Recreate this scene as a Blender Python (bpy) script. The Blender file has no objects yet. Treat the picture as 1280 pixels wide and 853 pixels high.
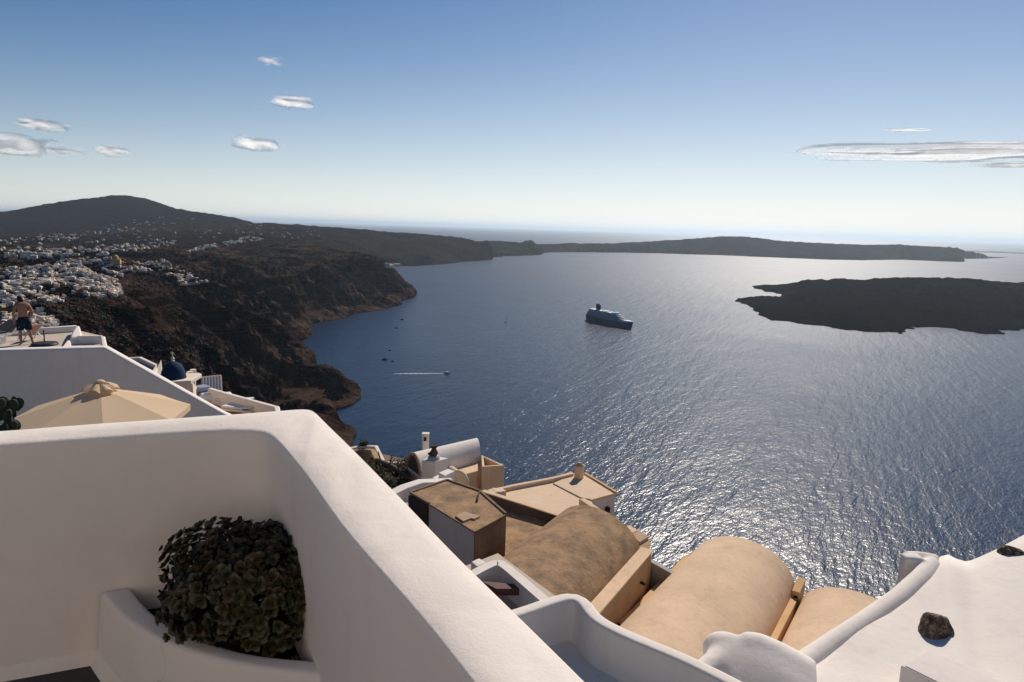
import bpy, bmesh, math, random
import numpy as np
from mathutils import Vector, Matrix
random.seed(7)
RS = np.random.RandomState(11)
S = bpy.context.scene
COL = S.collection

# ------------------------------------------------------------------ camera
CAMZ = 280.0
PITCH, ROLL, FOC = math.radians(9.45), math.radians(1.66), 853.0
_f = np.array([0, math.cos(PITCH), -math.sin(PITCH)])
_r0 = np.array([1., 0, 0]); _u0 = np.array([0, math.sin(PITCH), math.cos(PITCH)])
_r = math.cos(ROLL) * _r0 + math.sin(ROLL) * _u0
_u = -math.sin(ROLL) * _r0 + math.cos(ROLL) * _u0
cd = bpy.data.cameras.new('camera'); cam = bpy.data.objects.new('camera', cd); COL.objects.link(cam)
cd.sensor_width = 36.0; cd.lens = FOC / 1280 * 36.0; cd.clip_start = 0.05; cd.clip_end = 400000
cam.matrix_world = Matrix(((_r[0], _u[0], -_f[0], 0), (_r[1], _u[1], -_f[1], 0), (_r[2], _u[2], -_f[2], CAMZ), (0, 0, 0, 1)))
S.camera = cam

# ------------------------------------------------------------------ sky, sun, exposure
SUN_EL, SUN_AZ = math.radians(38.0), math.radians(23.0)
W = bpy.data.worlds.new('World'); S.world = W; W.use_nodes = True
wt = W.node_tree; bg = wt.nodes['Background']
sky = wt.nodes.new('ShaderNodeTexSky'); sky.sky_type = 'NISHITA'; sky.sun_disc = False
sky.sun_elevation = SUN_EL; sky.sun_rotation = SUN_AZ; sky.altitude = 300; sky.air_density = 0.85
sky.dust_density = 0.25; sky.ozone_density = 3.0
# sea haze whitening the low sky, a little stronger on the sun's side
_tc = wt.nodes.new('ShaderNodeTexCoord'); _sx = wt.nodes.new('ShaderNodeSeparateXYZ'); wt.links.new(_tc.outputs['Generated'], _sx.inputs[0])
def _m(op, a, b=None):
    n = wt.nodes.new('ShaderNodeMath'); n.operation = op
    for i, v in enumerate((a, b)):
        if v is None: continue
        if isinstance(v, (int, float)): n.inputs[i].default_value = v
        else: wt.links.new(v, n.inputs[i])
    return n.outputs[0]
_sd = _m('ADD', _m('MULTIPLY', _sx.outputs[0], math.sin(SUN_AZ)), _m('MULTIPLY', _sx.outputs[1], math.cos(SUN_AZ)))
_el = _m('EXPONENT', _m('MULTIPLY', _m('MAXIMUM', _sx.outputs[2], 0.0), _m('SUBTRACT', _m('MULTIPLY', _sd, 7.0), 14.0)))
_fa = _m('MULTIPLY', _el, _m('ADD', .50, _m('MULTIPLY', _sd, .45)))
_hs = wt.nodes.new('ShaderNodeHueSaturation'); _hs.inputs['Saturation'].default_value = 1.36; wt.links.new(sky.outputs[0], _hs.inputs['Color'])
_mx = wt.nodes.new('ShaderNodeMix'); _mx.data_type = 'RGBA'; wt.links.new(_fa, _mx.inputs[0]); wt.links.new(_hs.outputs[0], _mx.inputs[6]); _mx.inputs[7].default_value = (15.6, 15.6, 14.8, 1)
wt.links.new(_mx.outputs[2], bg.inputs[0]); bg.inputs[1].default_value = 0.057
sl = bpy.data.lights.new('sun', 'SUN'); so = bpy.data.objects.new('sun', sl); COL.objects.link(so)
sl.energy = 3.8; sl.angle = math.radians(0.55); sl.color = (1.0, 0.91, 0.80)
_sun = Vector((math.sin(SUN_AZ) * math.cos(SUN_EL), math.cos(SUN_AZ) * math.cos(SUN_EL), math.sin(SUN_EL)))
so.rotation_euler = _sun.to_track_quat('Z', 'Y').to_euler(); so.location = (0, 0, 330)
S.view_settings.view_transform = 'Standard'; S.view_settings.look = 'None'
S.view_settings.exposure = 0.22; S.view_settings.gamma = 1.0; S.view_settings.use_curve_mapping = False
S.cycles.use_denoising = True
S.cycles.max_bounces = 8; S.cycles.diffuse_bounces = 4; S.cycles.glossy_bounces = 3
S.cycles.volume_bounces = 2; S.cycles.transparent_max_bounces = 16
S.cycles.sample_clamp_indirect = 6.0

# ------------------------------------------------------------------ helpers
def ray(px, py): return _f + (px - 640) / FOC * _r - (py - 426.5) / FOC * _u
def A(px, py, zr):
    """world point on the level zr (metres relative to the eye) seen in direction px,py"""
    d = ray(px, py); p = d * (zr / d[2]); return np.array([p[0], p[1], CAMZ + zr])
def AD(px, py, d):
    """world point at horizontal distance d"""
    v = ray(px, py); v = v * (d / math.hypot(v[0], v[1])); return np.array([v[0], v[1], CAMZ + v[2]])
def AP(px, py, o, n):
    """world point on the vertical plane through o with plan normal n"""
    v = ray(px, py); k = (o[0] * n[0] + o[1] * n[1]) / (v[0] * n[0] + v[1] * n[1]); return np.array([v[0] * k, v[1] * k, CAMZ + v[2] * k])
def proj(P):
    P = np.asarray(P, float) - np.array([0, 0, CAMZ]); k = P @ _f
    return 640 + FOC * (P @ _r) / k, 426.5 - FOC * (P @ _u) / k

class MB:
    def __init__(s): s.v = []; s.f = []; s.m = []
    def add(s, vs, fs, mi=0):
        o = len(s.v); s.v += [tuple(map(float, p)) for p in vs]
        s.f += [tuple(i + o for i in q) for q in fs]; s.m += [mi] * len(fs); return s
    def hexa(s, b, t, mi=0):
        return s.add(list(b) + list(t), [(3, 2, 1, 0), (4, 5, 6, 7), (0, 1, 5, 4), (1, 2, 6, 5), (2, 3, 7, 6), (3, 0, 4, 7)], mi)
    def box(s, c, d, rz=0, mi=0):
        cs, sn = math.cos(rz), math.sin(rz); q = []
        for z in (-.5, .5):
            for x, y in ((-.5, -.5), (.5, -.5), (.5, .5), (-.5, .5)):
                X, Y = x * d[0], y * d[1]; q.append((c[0] + X * cs - Y * sn, c[1] + X * sn + Y * cs, c[2] + z * d[2]))
        return s.hexa(q[:4], q[4:], mi)
    def beam(s, a, b, w, h, mi=0, up=(0, 0, 1)):
        a, b = Vector(a), Vector(b); d = (b - a).normalized(); x = d.cross(Vector(up)).normalized() * (w / 2); y = x.cross(d).normalized() * (h / 2)
        return s.hexa([a - x - y, a + x - y, a + x + y, a - x + y], [b - x - y, b + x - y, b + x + y, b - x + y], mi)
    def prism(s, poly, z0, z1, mi=0):
        poly = [(float(p[0]), float(p[1])) for p in poly]
        if sum(poly[i - 1][0] * p[1] - p[0] * poly[i - 1][1] for i, p in enumerate(poly)) < 0: poly = poly[::-1]
        n = len(poly); zb = z0 if hasattr(z0, '__len__') else [z0] * n; zt = z1 if hasattr(z1, '__len__') else [z1] * n
        return s.add([(p[0], p[1], z) for p, z in zip(poly, zb)] + [(p[0], p[1], z) for p, z in zip(poly, zt)],
                     [tuple(range(n))[::-1], tuple(range(n, 2 * n))] + [(i, (i + 1) % n, (i + 1) % n + n, i + n) for i in range(n)], mi)
    def grid(s, P, mi=0, wrap=False):
        P = np.asarray(P, float); a, b = P.shape[:2]; fs = []
        for i in range(a - 1):
            for j in range(b if wrap else b - 1):
                k = (j + 1) % b; fs.append((i * b + j, i * b + k, (i + 1) * b + k, (i + 1) * b + j))
        return s.add(P.reshape(-1, 3), fs, mi)
    def wall(s, path, th, z0, zt, side=0.0, mi=0, closed=False):
        """wall along plan path; side 0 centred, +1 grows to the left of travel, -1 to the right"""
        P = [Vector((float(p[0]), float(p[1]))) for p in path]; n = len(P)
        zt = list(zt) if hasattr(zt, '__len__') else [zt] * n; zb = list(z0) if hasattr(z0, '__len__') else [z0] * n
        o0, o1 = th * (side - 1) / 2, th * (side + 1) / 2; rows = []
        for i in range(n):
            a = (P[i] - P[i - 1]).normalized() if (i or closed) else None
            b = (P[(i + 1) % n] - P[i]).normalized() if (i < n - 1 or closed) else None
            if a is None: a = b
            if b is None: b = a
            na, nb = Vector((-a.y, a.x)), Vector((-b.y, b.x)); m = (na + nb).normalized(); k = 1 / max(.4, m.dot(na))
            p0, p1 = P[i] + m * o0 * k, P[i] + m * o1 * k
            rows.append([(p0.x, p0.y, zb[i]), (p0.x, p0.y, zt[i]), (p1.x, p1.y, zt[i]), (p1.x, p1.y, zb[i])])
        vs = [p for q in rows for p in q]; fs = []
        for i in range(n if closed else n - 1):
            j = (i + 1) % n
            for k in range(4): fs.append((i * 4 + k, i * 4 + (k + 1) % 4, j * 4 + (k + 1) % 4, j * 4 + k))
        if not closed: fs += [(0, 3, 2, 1), tuple((n - 1) * 4 + k for k in range(4))]
        return s.add(vs, fs, mi)
    def vault(s, l0, l1, r0, r1, zs, rise, zb, n=20, m=8, mi=0, pw=1.0):
        l0, l1, r0, r1 = [np.array(p[:2], float) for p in (l0, l1, r0, r1)]; P = []
        for j in range(m + 1):
            t = j / m; a = l0 + (l1 - l0) * t; b = r0 + (r1 - r0) * t; row = [(a[0], a[1], zb)]
            for i in range(n + 1):
                th = math.pi * i / n; c = (a + b) / 2 + (a - b) / 2 * math.cos(th); row.append((c[0], c[1], zs + rise * math.sin(th) ** pw))
            row.append((b[0], b[1], zb)); P.append(row)
        k = len(P[0]); s.grid(P, mi)
        o = len(s.v) - k * (m + 1); s.f += [tuple(o + i for i in range(k)), tuple(o + k * m + i for i in range(k))[::-1]]; s.m += [mi, mi]
        return s
    def tube(s, pts, rad, n=8, mi=0, cap=True):
        pts = [Vector(tuple(map(float, p))) for p in pts]; k = len(pts); rad = rad if hasattr(rad, '__len__') else [rad] * k
        P = []; ref = Vector((0, 0, 1))
        for i, p in enumerate(pts):
            d = (pts[min(i + 1, k - 1)] - pts[max(i - 1, 0)]).normalized()
            x = d.cross(ref if abs(d.z) < .95 else Vector((1, 0, 0))).normalized(); y = x.cross(d)
            P.append([tuple(p + (x * math.cos(2 * math.pi * j / n) + y * math.sin(2 * math.pi * j / n)) * rad[i]) for j in range(n)])
        o = len(s.v); s.grid(P, mi, wrap=True)
        if cap: s.f += [tuple(o + j for j in range(n)), tuple(o + (k - 1) * n + j for j in range(n))[::-1]]; s.m += [mi, mi]
        return s
    def lathe(s, prof, c, n=20, mi=0):
        P = [[(c[0] + r * math.cos(2 * math.pi * j / n), c[1] + r * math.sin(2 * math.pi * j / n), c[2] + z) for j in range(n)] for r, z in prof]
        return s.grid(P, mi, wrap=True)
    def ell(s, c, r, n=12, m=8, mi=0, rz=0):
        P = []
        for i in range(m + 1):
            t = math.pi * i / m; row = []
            for j in range(n):
                a = 2 * math.pi * j / n; x = r[0] * math.sin(t) * math.cos(a); y = r[1] * math.sin(t) * math.sin(a)
                row.append((c[0] + x * math.cos(rz) - y * math.sin(rz), c[1] + x * math.sin(rz) + y * math.cos(rz), c[2] - r[2] * math.cos(t)))
            P.append(row)
        return s.grid(P, mi, wrap=True)
    def mesh(s, name, mats, smooth=None):
        me = bpy.data.meshes.new(name); me.from_pydata(s.v, [], s.f)
        for m in (mats if isinstance(mats, (list, tuple)) else [mats]): me.materials.append(m)
        if any(s.m): me.polygons.foreach_set('material_index', s.m)
        bm = bmesh.new(); bm.from_mesh(me); bmesh.ops.remove_doubles(bm, verts=bm.verts, dist=1e-5); bmesh.ops.recalc_face_normals(bm, faces=bm.faces); bm.to_mesh(me); bm.free()
        if smooth is not None:
            me.polygons.foreach_set('use_smooth', [True] * len(me.polygons)); me.set_sharp_from_angle(angle=math.radians(smooth))
        me.update(); return me

def obj(name, mb, mat, parent=None, smooth=None, bevel=0, seg=3, remesh=0, sub=0, soft=0):
    me = mb if isinstance(mb, bpy.types.Mesh) else mb.mesh(name, mat, smooth)
    o = bpy.data.objects.new(name, me); COL.objects.link(o)
    if parent is not None:
        o.parent = parent; o.matrix_parent_inverse = Matrix.Translation(parent.location).inverted() if parent.type == 'EMPTY' else Matrix()
    if remesh:
        r = o.modifiers.new('r', 'REMESH'); r.mode = 'VOXEL'; r.voxel_size = remesh; r.use_smooth_shade = True
        if soft: q = o.modifiers.new('s', 'SMOOTH'); q.iterations = soft; q.factor = .5
    if bevel:
        b = o.modifiers.new('b', 'BEVEL'); b.width = bevel; b.segments = seg; b.limit_method = 'ANGLE'; b.angle_limit = math.radians(35); b.harden_normals = False
        if smooth is None: me.polygons.foreach_set('use_smooth', [True] * len(me.polygons)); me.set_sharp_from_angle(angle=math.radians(75))
    if sub: q = o.modifiers.new('u', 'SUBSURF'); q.levels = sub; q.render_levels = sub
    return o
def tag(o, label=None, cat=None, group=None, kind=None):
    for k, v in (('label', label), ('category', cat), ('group', group), ('kind', kind)):
        if v: o[k] = v
    return o
def thing(name, label, cat, loc, group=None):
    e = bpy.data.objects.new(name, None); COL.objects.link(e); e.location = tuple(map(float, loc)); e.empty_display_size = .2
    return tag(e, label, cat, group)

# ------------------------------------------------------------------ materials
def nmat(name, rough=.85, spec=.3):
    m = bpy.data.materials.new(name); m.use_nodes = True; t = m.node_tree; b = t.nodes['Principled BSDF']
    b.inputs['Roughness'].default_value = rough; b.inputs['Specular IOR Level'].default_value = spec
    return m, t, b
def N(t, kind, **k):
    n = t.nodes.new(kind)
    for a, v in k.items():
        if a in n.inputs: n.inputs[a].default_value = v
        else: setattr(n, a, v)
    return n
def noise_tex(t, scale, detail=4, rough=.55, vec=None, dist=0.0):
    n = t.nodes.new('ShaderNodeTexNoise'); n.inputs['Scale'].default_value = scale; n.inputs['Detail'].default_value = detail
    n.inputs['Roughness'].default_value = rough; n.inputs['Distortion'].default_value = dist
    if vec is not None: t.links.new(vec, n.inputs['Vector'])
    return n
def ramp(t, src, stops):
    r = t.nodes.new('ShaderNodeValToRGB'); cr = r.color_ramp
    while len(cr.elements) < len(stops): cr.elements.new(.5)
    for e, (p, c) in zip(cr.elements, stops): e.position = p; e.color = (*c, 1) if len(c) == 3 else c
    t.links.new(src, r.inputs[0]); return r
def mixc(t, fac, a, b):
    m = t.nodes.new('ShaderNodeMix'); m.data_type = 'RGBA'
    for s, i in ((fac, 0), (a, 6), (b, 7)):
        if isinstance(s, (int, float)): m.inputs[i].default_value = s
        elif isinstance(s, (tuple, list)): m.inputs[i].default_value = (*s, 1)
        else: t.links.new(s, m.inputs[i])
    return m.outputs[2]
def bump(t, b, src, strength, dist):
    n = t.nodes.new('ShaderNodeBump'); n.inputs['Strength'].default_value = strength; n.inputs['Distance'].default_value = dist
    t.links.new(src, n.inputs['Height']); t.links.new(n.outputs[0], b.inputs['Normal']); return n
def pos(t): return t.nodes.new('ShaderNodeNewGeometry').outputs['Position']
def off(t, vec, d):
    m = t.nodes.new('ShaderNodeVectorMath'); m.operation = 'SUBTRACT'; t.links.new(vec, m.inputs[0]); m.inputs[1].default_value = d; return m.outputs[0]

def plaster(name, col, col2, dirt=(.3, .25, .19), amt=.35, sc=1.0, bmp=.006, streak=.25):
    m, t, b = nmat(name, .88, .2); p = off(t, pos(t), (0, 0, CAMZ))
    big = noise_tex(t, .9 * sc, 5, .6, p); c = mixc(t, ramp(t, big.outputs[0], [(.38, (0, 0, 0)), (.66, (1, 1, 1))]).outputs[0], col, col2)
    st = noise_tex(t, 2.6 * sc, 7, .7, p, .6); s2 = ramp(t, st.outputs[0], [(.52, (0, 0, 0)), (.8, (amt, amt, amt))])
    c = mixc(t, s2.outputs[0], c, dirt)
    # rain streaks drawn out downwards, and hairline cracks
    mp = t.nodes.new('ShaderNodeMapping'); mp.inputs['Scale'].default_value = (5 * sc, 5 * sc, .5 * sc); t.links.new(p, mp.inputs[0]); dr = noise_tex(t, 1.0, 4, .6, mp.outputs[0])
    c = mixc(t, ramp(t, dr.outputs[0], [(.56, (0, 0, 0)), (.76, (streak, streak, streak))]).outputs[0], c, dirt)
    wp = noise_tex(t, 3 * sc, 3, .6, p); va = t.nodes.new('ShaderNodeVectorMath'); va.operation = 'MULTIPLY_ADD'; t.links.new(wp.outputs['Color'], va.inputs[0]); va.inputs[1].default_value = (.35, .35, .35); t.links.new(p, va.inputs[2])
    vo = t.nodes.new('ShaderNodeTexVoronoi'); vo.feature = 'DISTANCE_TO_EDGE'; vo.inputs['Scale'].default_value = .8 * sc; t.links.new(va.outputs[0], vo.inputs['Vector'])
    ck = ramp(t, vo.outputs['Distance'], [(0, (.22, .22, .22)), (.004, (0, 0, 0))]); gate = ramp(t, big.outputs[0], [(.5, (0, 0, 0)), (.62, (1, 1, 1))]); cm = t.nodes.new('ShaderNodeMath'); cm.operation = 'MULTIPLY'; t.links.new(ck.outputs[0], cm.inputs[0]); t.links.new(gate.outputs[0], cm.inputs[1])
    c = mixc(t, cm.outputs[0], c, tuple(.5 * q for q in dirt)); t.links.new(c, b.inputs['Base Color'])
    fine = noise_tex(t, 110 * sc, 6, .7, p); lum = noise_tex(t, 6 * sc, 4, .55, p, .4)
    ad = t.nodes.new('ShaderNodeMath'); ad.operation = 'MULTIPLY_ADD'; t.links.new(lum.outputs[0], ad.inputs[0]); ad.inputs[1].default_value = 4.5; t.links.new(fine.outputs[0], ad.inputs[2])
    bump(t, b, ad.outputs[0], .26, bmp); return m
M = {}
M['white'] = plaster('white_plaster', (.80, .725, .65), (.76, .685, .61), (.56, .47, .38), .3)
M['white_far'] = plaster('white_plaster_far', (.82, .69, .56), (.74, .62, .50), (.5, .42, .34), .35, .5)
M['beige'] = plaster('beige_plaster', (.76, .54, .355), (.65, .465, .31), (.40, .28, .18), .5, .8, .008)
M['beige_roof'] = plaster('beige_roof', (.74, .55, .38), (.68, .50, .34), (.42, .30, .2), .35, .6)
M['ochre_trim'] = plaster('ochre_trim', (.68, .43, .22), (.6, .385, .2), (.38, .24, .13), .4)
M['brown'] = plaster('weathered_brown', (.40, .25, .135), (.21, .135, .078), (.10, .065, .042), .85, 1.7, .025)
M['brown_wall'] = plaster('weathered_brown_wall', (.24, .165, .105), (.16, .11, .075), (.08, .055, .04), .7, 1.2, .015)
M['ochre_wall'] = plaster('ochre_wall', (.44, .30, .17), (.36, .24, .135), (.16, .10, .06), .6, .9, .012)
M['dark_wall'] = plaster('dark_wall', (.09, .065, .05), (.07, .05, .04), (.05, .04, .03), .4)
M['floor_grey'] = plaster('terrace_floor_grey', (.075, .07, .068), (.06, .057, .055), (.04, .036, .033), .4)
M['terrace'] = plaster('terrace_floor', (.56, .46, .37), (.51, .42, .34), (.36, .29, .22), .4)
M['blue'] = plaster('blue_paint', (.014, .04, .09), (.011, .032, .075), (.015, .03, .06), .3, 1.5, .003)
def simple(name, col, rough=.6, var=.25, sc=6, spec=.3):
    m, t, b = nmat(name, rough, spec); p = off(t, pos(t), (0, 0, CAMZ)); n = noise_tex(t, sc, 4, .6, p)
    t.links.new(mixc(t, n.outputs[0], tuple(c * (1 - var) for c in col), tuple(min(1, c * (1 + var)) for c in col)), b.inputs['Base Color']); return m
M['wood_red'] = simple('red_brown_wood', (.11, .045, .035), .6, .3, 9)
M['dark'] = simple('dark_recess', (.02, .018, .017), .8)
M['iron'] = simple('rusty_iron', (.06, .035, .025), .6)
M['clay'] = simple('terracotta', (.16, .06, .045), .7)
M['chimney'] = simple('ochre_chimney', (.42, .29, .18), .85, .25, 4)
M['glass_dark'] = simple('dark_window', (.035, .045, .06), .15, .3, 2, .5)
M['metal_white'] = simple('white_metal', (.7, .7, .68), .4, .1)
M['dark_metal'] = simple('dark_metal', (.03, .03, .032), .45, .2)
M['cushion'] = simple('white_cushion', (.72, .71, .72), .9, .08)
M['cushion_blue'] = simple('grey_blue_cushion', (.3, .32, .4), .9, .2)
M['pad_dark'] = simple('dark_cushion', (.05, .055, .06), .9, .2)
M['pink'] = simple('pinkish_canvas', (.42, .24, .2), .9, .2)
M['skin'] = simple('skin', (.36, .17, .095), .55, .12, 8)
M['hair'] = simple('dark_hair', (.015, .01, .008), .7, .3, 40)
M['bark'] = simple('grey_brown_bark', (.085, .06, .045), .9, .35, 20)
M['soil'] = simple('dark_soil', (.022, .017, .013), .95, .5, 30)
M['leafgreen'] = simple('cactus_green', (.022, .034, .016), .6, .3, 12)
M['scrub'] = simple('dry_scrub', (.022, .016, .009), .9, .5, 3)
M['shrub'] = simple('grey_green_shrub', (.055, .06, .03), .9, .4, 8)
M['rope'] = simple('dark_hull', (.02, .022, .026), .5)
M['yellow'] = plaster('yellow_plaster', (.58, .36, .15), (.52, .32, .14), (.35, .2, .1), .3)
M['cream'] = plaster('cream_plaster', (.62, .52, .38), (.56, .47, .35), (.4, .3, .2), .3)
M['rose'] = plaster('rose_plaster', (.52, .36, .30), (.46, .32, .28), (.35, .22, .18), .3)
M['greyhouse'] = plaster('grey_plaster', (.40, .38, .37), (.34, .33, .32), (.24, .22, .2), .3)
def canvas():
    m, t, b = nmat('cream_canvas', .9, .1); p = off(t, pos(t), (0, 0, CAMZ)); w = noise_tex(t, 260, 2, .5, p); lo = noise_tex(t, 3, 4, .6, p)
    t.links.new(mixc(t, lo.outputs[0], (.78, .585, .385), (.84, .645, .435)), b.inputs['Base Color']); bump(t, b, w.outputs[0], .2, .002)
    tr = t.nodes.new('ShaderNodeBsdfTranslucent'); tr.inputs[0].default_value = (.72, .52, .28, 1); mx = t.nodes.new('ShaderNodeMixShader'); mx.inputs[0].default_value = .3
    t.links.new(b.outputs[0], mx.inputs[1]); t.links.new(tr.outputs[0], mx.inputs[2]); t.links.new(mx.outputs[0], t.nodes['Material Output'].inputs[0]); return m
M['canvas'] = canvas()
def rockmat():
    m, t, b = nmat('dark_stone', .85, .3); p = off(t, pos(t), (0, 0, CAMZ)); n = noise_tex(t, 14, 8, .7, p, .5)
    t.links.new(ramp(t, n.outputs[0], [(.36, (.028, .018, .012)), (.5, (.11, .075, .048)), (.64, (.34, .25, .17))]).outputs[0], b.inputs['Base Color']); bump(t, b, n.outputs[0], .8, .03); return m
M['stone'] = rockmat()
def rosette_mat():
    m, t, b = nmat('succulent_leaf', .5, .4); oi = t.nodes.new('ShaderNodeObjectInfo')
    r = ramp(t, oi.outputs['Random'], [(0, (.018, .019, .005)), (.4, (.034, .028, .007)), (.7, (.055, .033, .009)), (1, (.068, .028, .010))])
    p = off(t, pos(t), (0, 0, CAMZ)); n = noise_tex(t, 60, 3, .5, p); t.links.new(mixc(t, n.outputs[0], r.outputs[0], (.05, .05, .02)), b.inputs['Base Color']); return m
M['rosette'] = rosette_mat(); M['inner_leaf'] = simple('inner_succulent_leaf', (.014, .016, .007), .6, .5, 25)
def shorts_mat():
    m, t, b = nmat('patterned_shorts', .9, .1); p = off(t, pos(t), (0, 0, CAMZ)); v = t.nodes.new('ShaderNodeTexVoronoi'); v.inputs['Scale'].default_value = 9; t.links.new(p, v.inputs['Vector'])
    t.links.new(ramp(t, v.outputs['Distance'], [(.1, (.25, .28, .3)), (.2, (.02, .05, .07)), (.6, (.012, .018, .03))]).outputs[0], b.inputs['Base Color']); return m
M['shorts'] = shorts_mat()

def terrain_mat(name, stops, scrub, amt, sc=1.0, strata=True, patch=(.085, .065, .05)):
    m, t, b = nmat(name, .95, 0.0); p = pos(t)
    n1 = noise_tex(t, .009 * sc, 8, .65, p, .4); c = ramp(t, n1.outputs[0], stops).outputs[0]
    if strata:
        mp = t.nodes.new('ShaderNodeMapping'); mp.inputs['Scale'].default_value = (.003, .003, .055); t.links.new(p, mp.inputs[0])
        n2 = noise_tex(t, 1.0, 6, .65, mp.outputs[0], .3); c = mixc(t, ramp(t, n2.outputs[0], [(.5, (0, 0, 0)), (.56, (.75, .75, .75)), (.6, (0, 0, 0))]).outputs[0], c, (.11, .07, .05)); c = mixc(t, ramp(t, n2.outputs[0], [(.36, (.8, .8, .8)), (.44, (0, 0, 0))]).outputs[0], c, (.008, .005, .004))
    n3 = noise_tex(t, .075 * sc, 6, .7, p); k3 = ramp(t, n3.outputs[0], [(.46, (0, 0, 0)), (.62, (amt, amt, amt))]).outputs[0]
    c = mixc(t, k3, c, scrub)
    n4 = noise_tex(t, .3 * sc, 5, .7, p); k4 = ramp(t, n4.outputs[0], [(.56, (0, 0, 0)), (.75, (.5, .5, .5))]).outputs[0]
    c = mixc(t, k4, c, patch)
    t.links.new(c, b.inputs['Base Color']); ad = t.nodes.new('ShaderNodeMath'); ad.operation = 'MULTIPLY_ADD'; t.links.new(n3.outputs[0], ad.inputs[0]); ad.inputs[1].default_value = 3.0; t.links.new(n4.outputs[0], ad.inputs[2]); bump(t, b, ad.outputs[0], 1.0, 4.0 / sc); return m
M['cliff'] = terrain_mat('volcanic_cliff', [(.36, (.006, .004, .0035)), (.46, (.024, .014, .0105)), (.58, (.135, .084, .062))], (.006, .0045, .0035), .5, patch=(.15, .095, .068))  # bare rock and outcrops; sunlit slopes partly put into the pale tones
M['plain'] = terrain_mat('dry_plain', [(.3, (.012, .009, .007)), (.5, (.028, .020, .015)), (.7, (.055, .040, .030))], (.009, .010, .007), .8, .5, False, (.12, .092, .07))
M['mountain'] = terrain_mat('grey_mountain', [(.3, (.011, .0095, .0095)), (.5, (.02, .017, .0165)), (.7, (.036, .030, .027))], (.010, .0095, .009), .6, .35, False, (.05, .04, .034))
M['lava'] = terrain_mat('black_lava', [(.3, (.008, .007, .007)), (.55, (.015, .012, .011)), (.8, (.034, .025, .02))], (.007, .0065, .006), .7, .8, False, (.02, .016, .014))
def sea_mat():
    m, t, b = nmat('sea_water', .3, .34); p = pos(t)
    b.inputs['Base Color'].default_value = (.002, .015, .045, 1); b.inputs['IOR'].default_value = 1.333
    mp = t.nodes.new('ShaderNodeMapping'); mp.vector_type = 'TEXTURE'; mp.inputs['Rotation'].default_value = (0, 0, math.radians(52)); mp.inputs['Scale'].default_value = (2.3, 1.0, 1.0); t.links.new(p, mp.inputs[0])
    lo = noise_tex(t, .0016, 4, .6, p, .8); prev = None
    for sc, am, dt in ((.02, .8, .5), (.07, .55, .4), (.17, .42, .3), (.42, .27, .2), (1.0, .10, .1)):
        n = noise_tex(t, sc, 2, .5, mp.outputs[0], dt); ad = t.nodes.new('ShaderNodeMath'); ad.operation = 'MULTIPLY_ADD'; t.links.new(n.outputs[0], ad.inputs[0]); ad.inputs[1].default_value = am
        if prev is None: ad.inputs[2].default_value = 0
        else: t.links.new(prev, ad.inputs[2])
        prev = ad.outputs[0]
    # long wind streaks
    m2 = t.nodes.new('ShaderNodeMapping'); m2.vector_type = 'TEXTURE'; m2.inputs['Rotation'].default_value = (0, 0, math.radians(66)); m2.inputs['Scale'].default_value = (7, 1.0, 1.0); t.links.new(p, m2.inputs[0])
    for sc, am in ((.035, .85), (.11, .42)):
        n = noise_tex(t, sc, 2, .55, m2.outputs[0], .25); ad = t.nodes.new('ShaderNodeMath'); ad.operation = 'MULTIPLY_ADD'; t.links.new(n.outputs[0], ad.inputs[0]); ad.inputs[1].default_value = am; t.links.new(prev, ad.inputs[2]); prev = ad.outputs[0]
    bn = bump(t, b, prev, 1.0, 1.6)
    r = ramp(t, lo.outputs[0], [(.3, (-.04, -.04, -.04)), (.7, (.05, .05, .05))]); sp = t.nodes.new('ShaderNodeSeparateXYZ'); t.links.new(p, sp.inputs[0])
    # the open water farther from the sheltered cliff is more ruffled by the wind
    mr = t.nodes.new('ShaderNodeMapRange'); t.links.new(sp.outputs[1], mr.inputs[0]); mr.inputs[1].default_value = 700; mr.inputs[2].default_value = 4200; mr.inputs[3].default_value = .225; mr.inputs[4].default_value = .41
    ra = t.nodes.new('ShaderNodeMath'); t.links.new(mr.outputs[0], ra.inputs[0]); t.links.new(r.outputs[0], ra.inputs[1]); t.links.new(ra.outputs[0], b.inputs['Roughness'])
    return m
M['sea'] = sea_mat()
M['foam'] = simple('white_foam', (.7, .74, .78), .8, .1)

# ------------------------------------------------------------------ numpy noise
def _h(ix, iy, s):
    h = (ix.astype(np.int64) * 374761393 + iy.astype(np.int64) * 668265263 + s * 1442695041) & 0x7fffffff
    h = ((h ^ (h >> 13)) * 1274126177) & 0x7fffffff; return ((h ^ (h >> 16)) & 0xffff) / 32767.5 - 1
def vn(x, y, s=0):
    ix, iy = np.floor(x), np.floor(y); fx, fy = x - ix, y - iy; u = fx ** 3 * (fx * (fx * 6 - 15) + 10); v = fy ** 3 * (fy * (fy * 6 - 15) + 10)
    a, b, c, d = _h(ix, iy, s), _h(ix + 1, iy, s), _h(ix, iy + 1, s), _h(ix + 1, iy + 1, s)
    return (a * (1 - u) + b * u) * (1 - v) + (c * (1 - u) + d * u) * v
def fbm(x, y, o=5, s=0, g=.5):
    r = 0; a = 1
    for k in range(o): r = r + a * vn(x, y, s + k * 17); x, y, a = x * 2.03 + 11.3, y * 2.03 - 7.1, a * g
    return r
def ridged(x, y, o=5, s=0, g=.55):
    r = 0; a = 1
    for k in range(o): r = r + a * (1 - 2 * np.abs(vn(x, y, s + k * 13))); x, y, a = x * 2.07 + 3.7, y * 2.07 + 5.9, a * g
    return r

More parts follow.
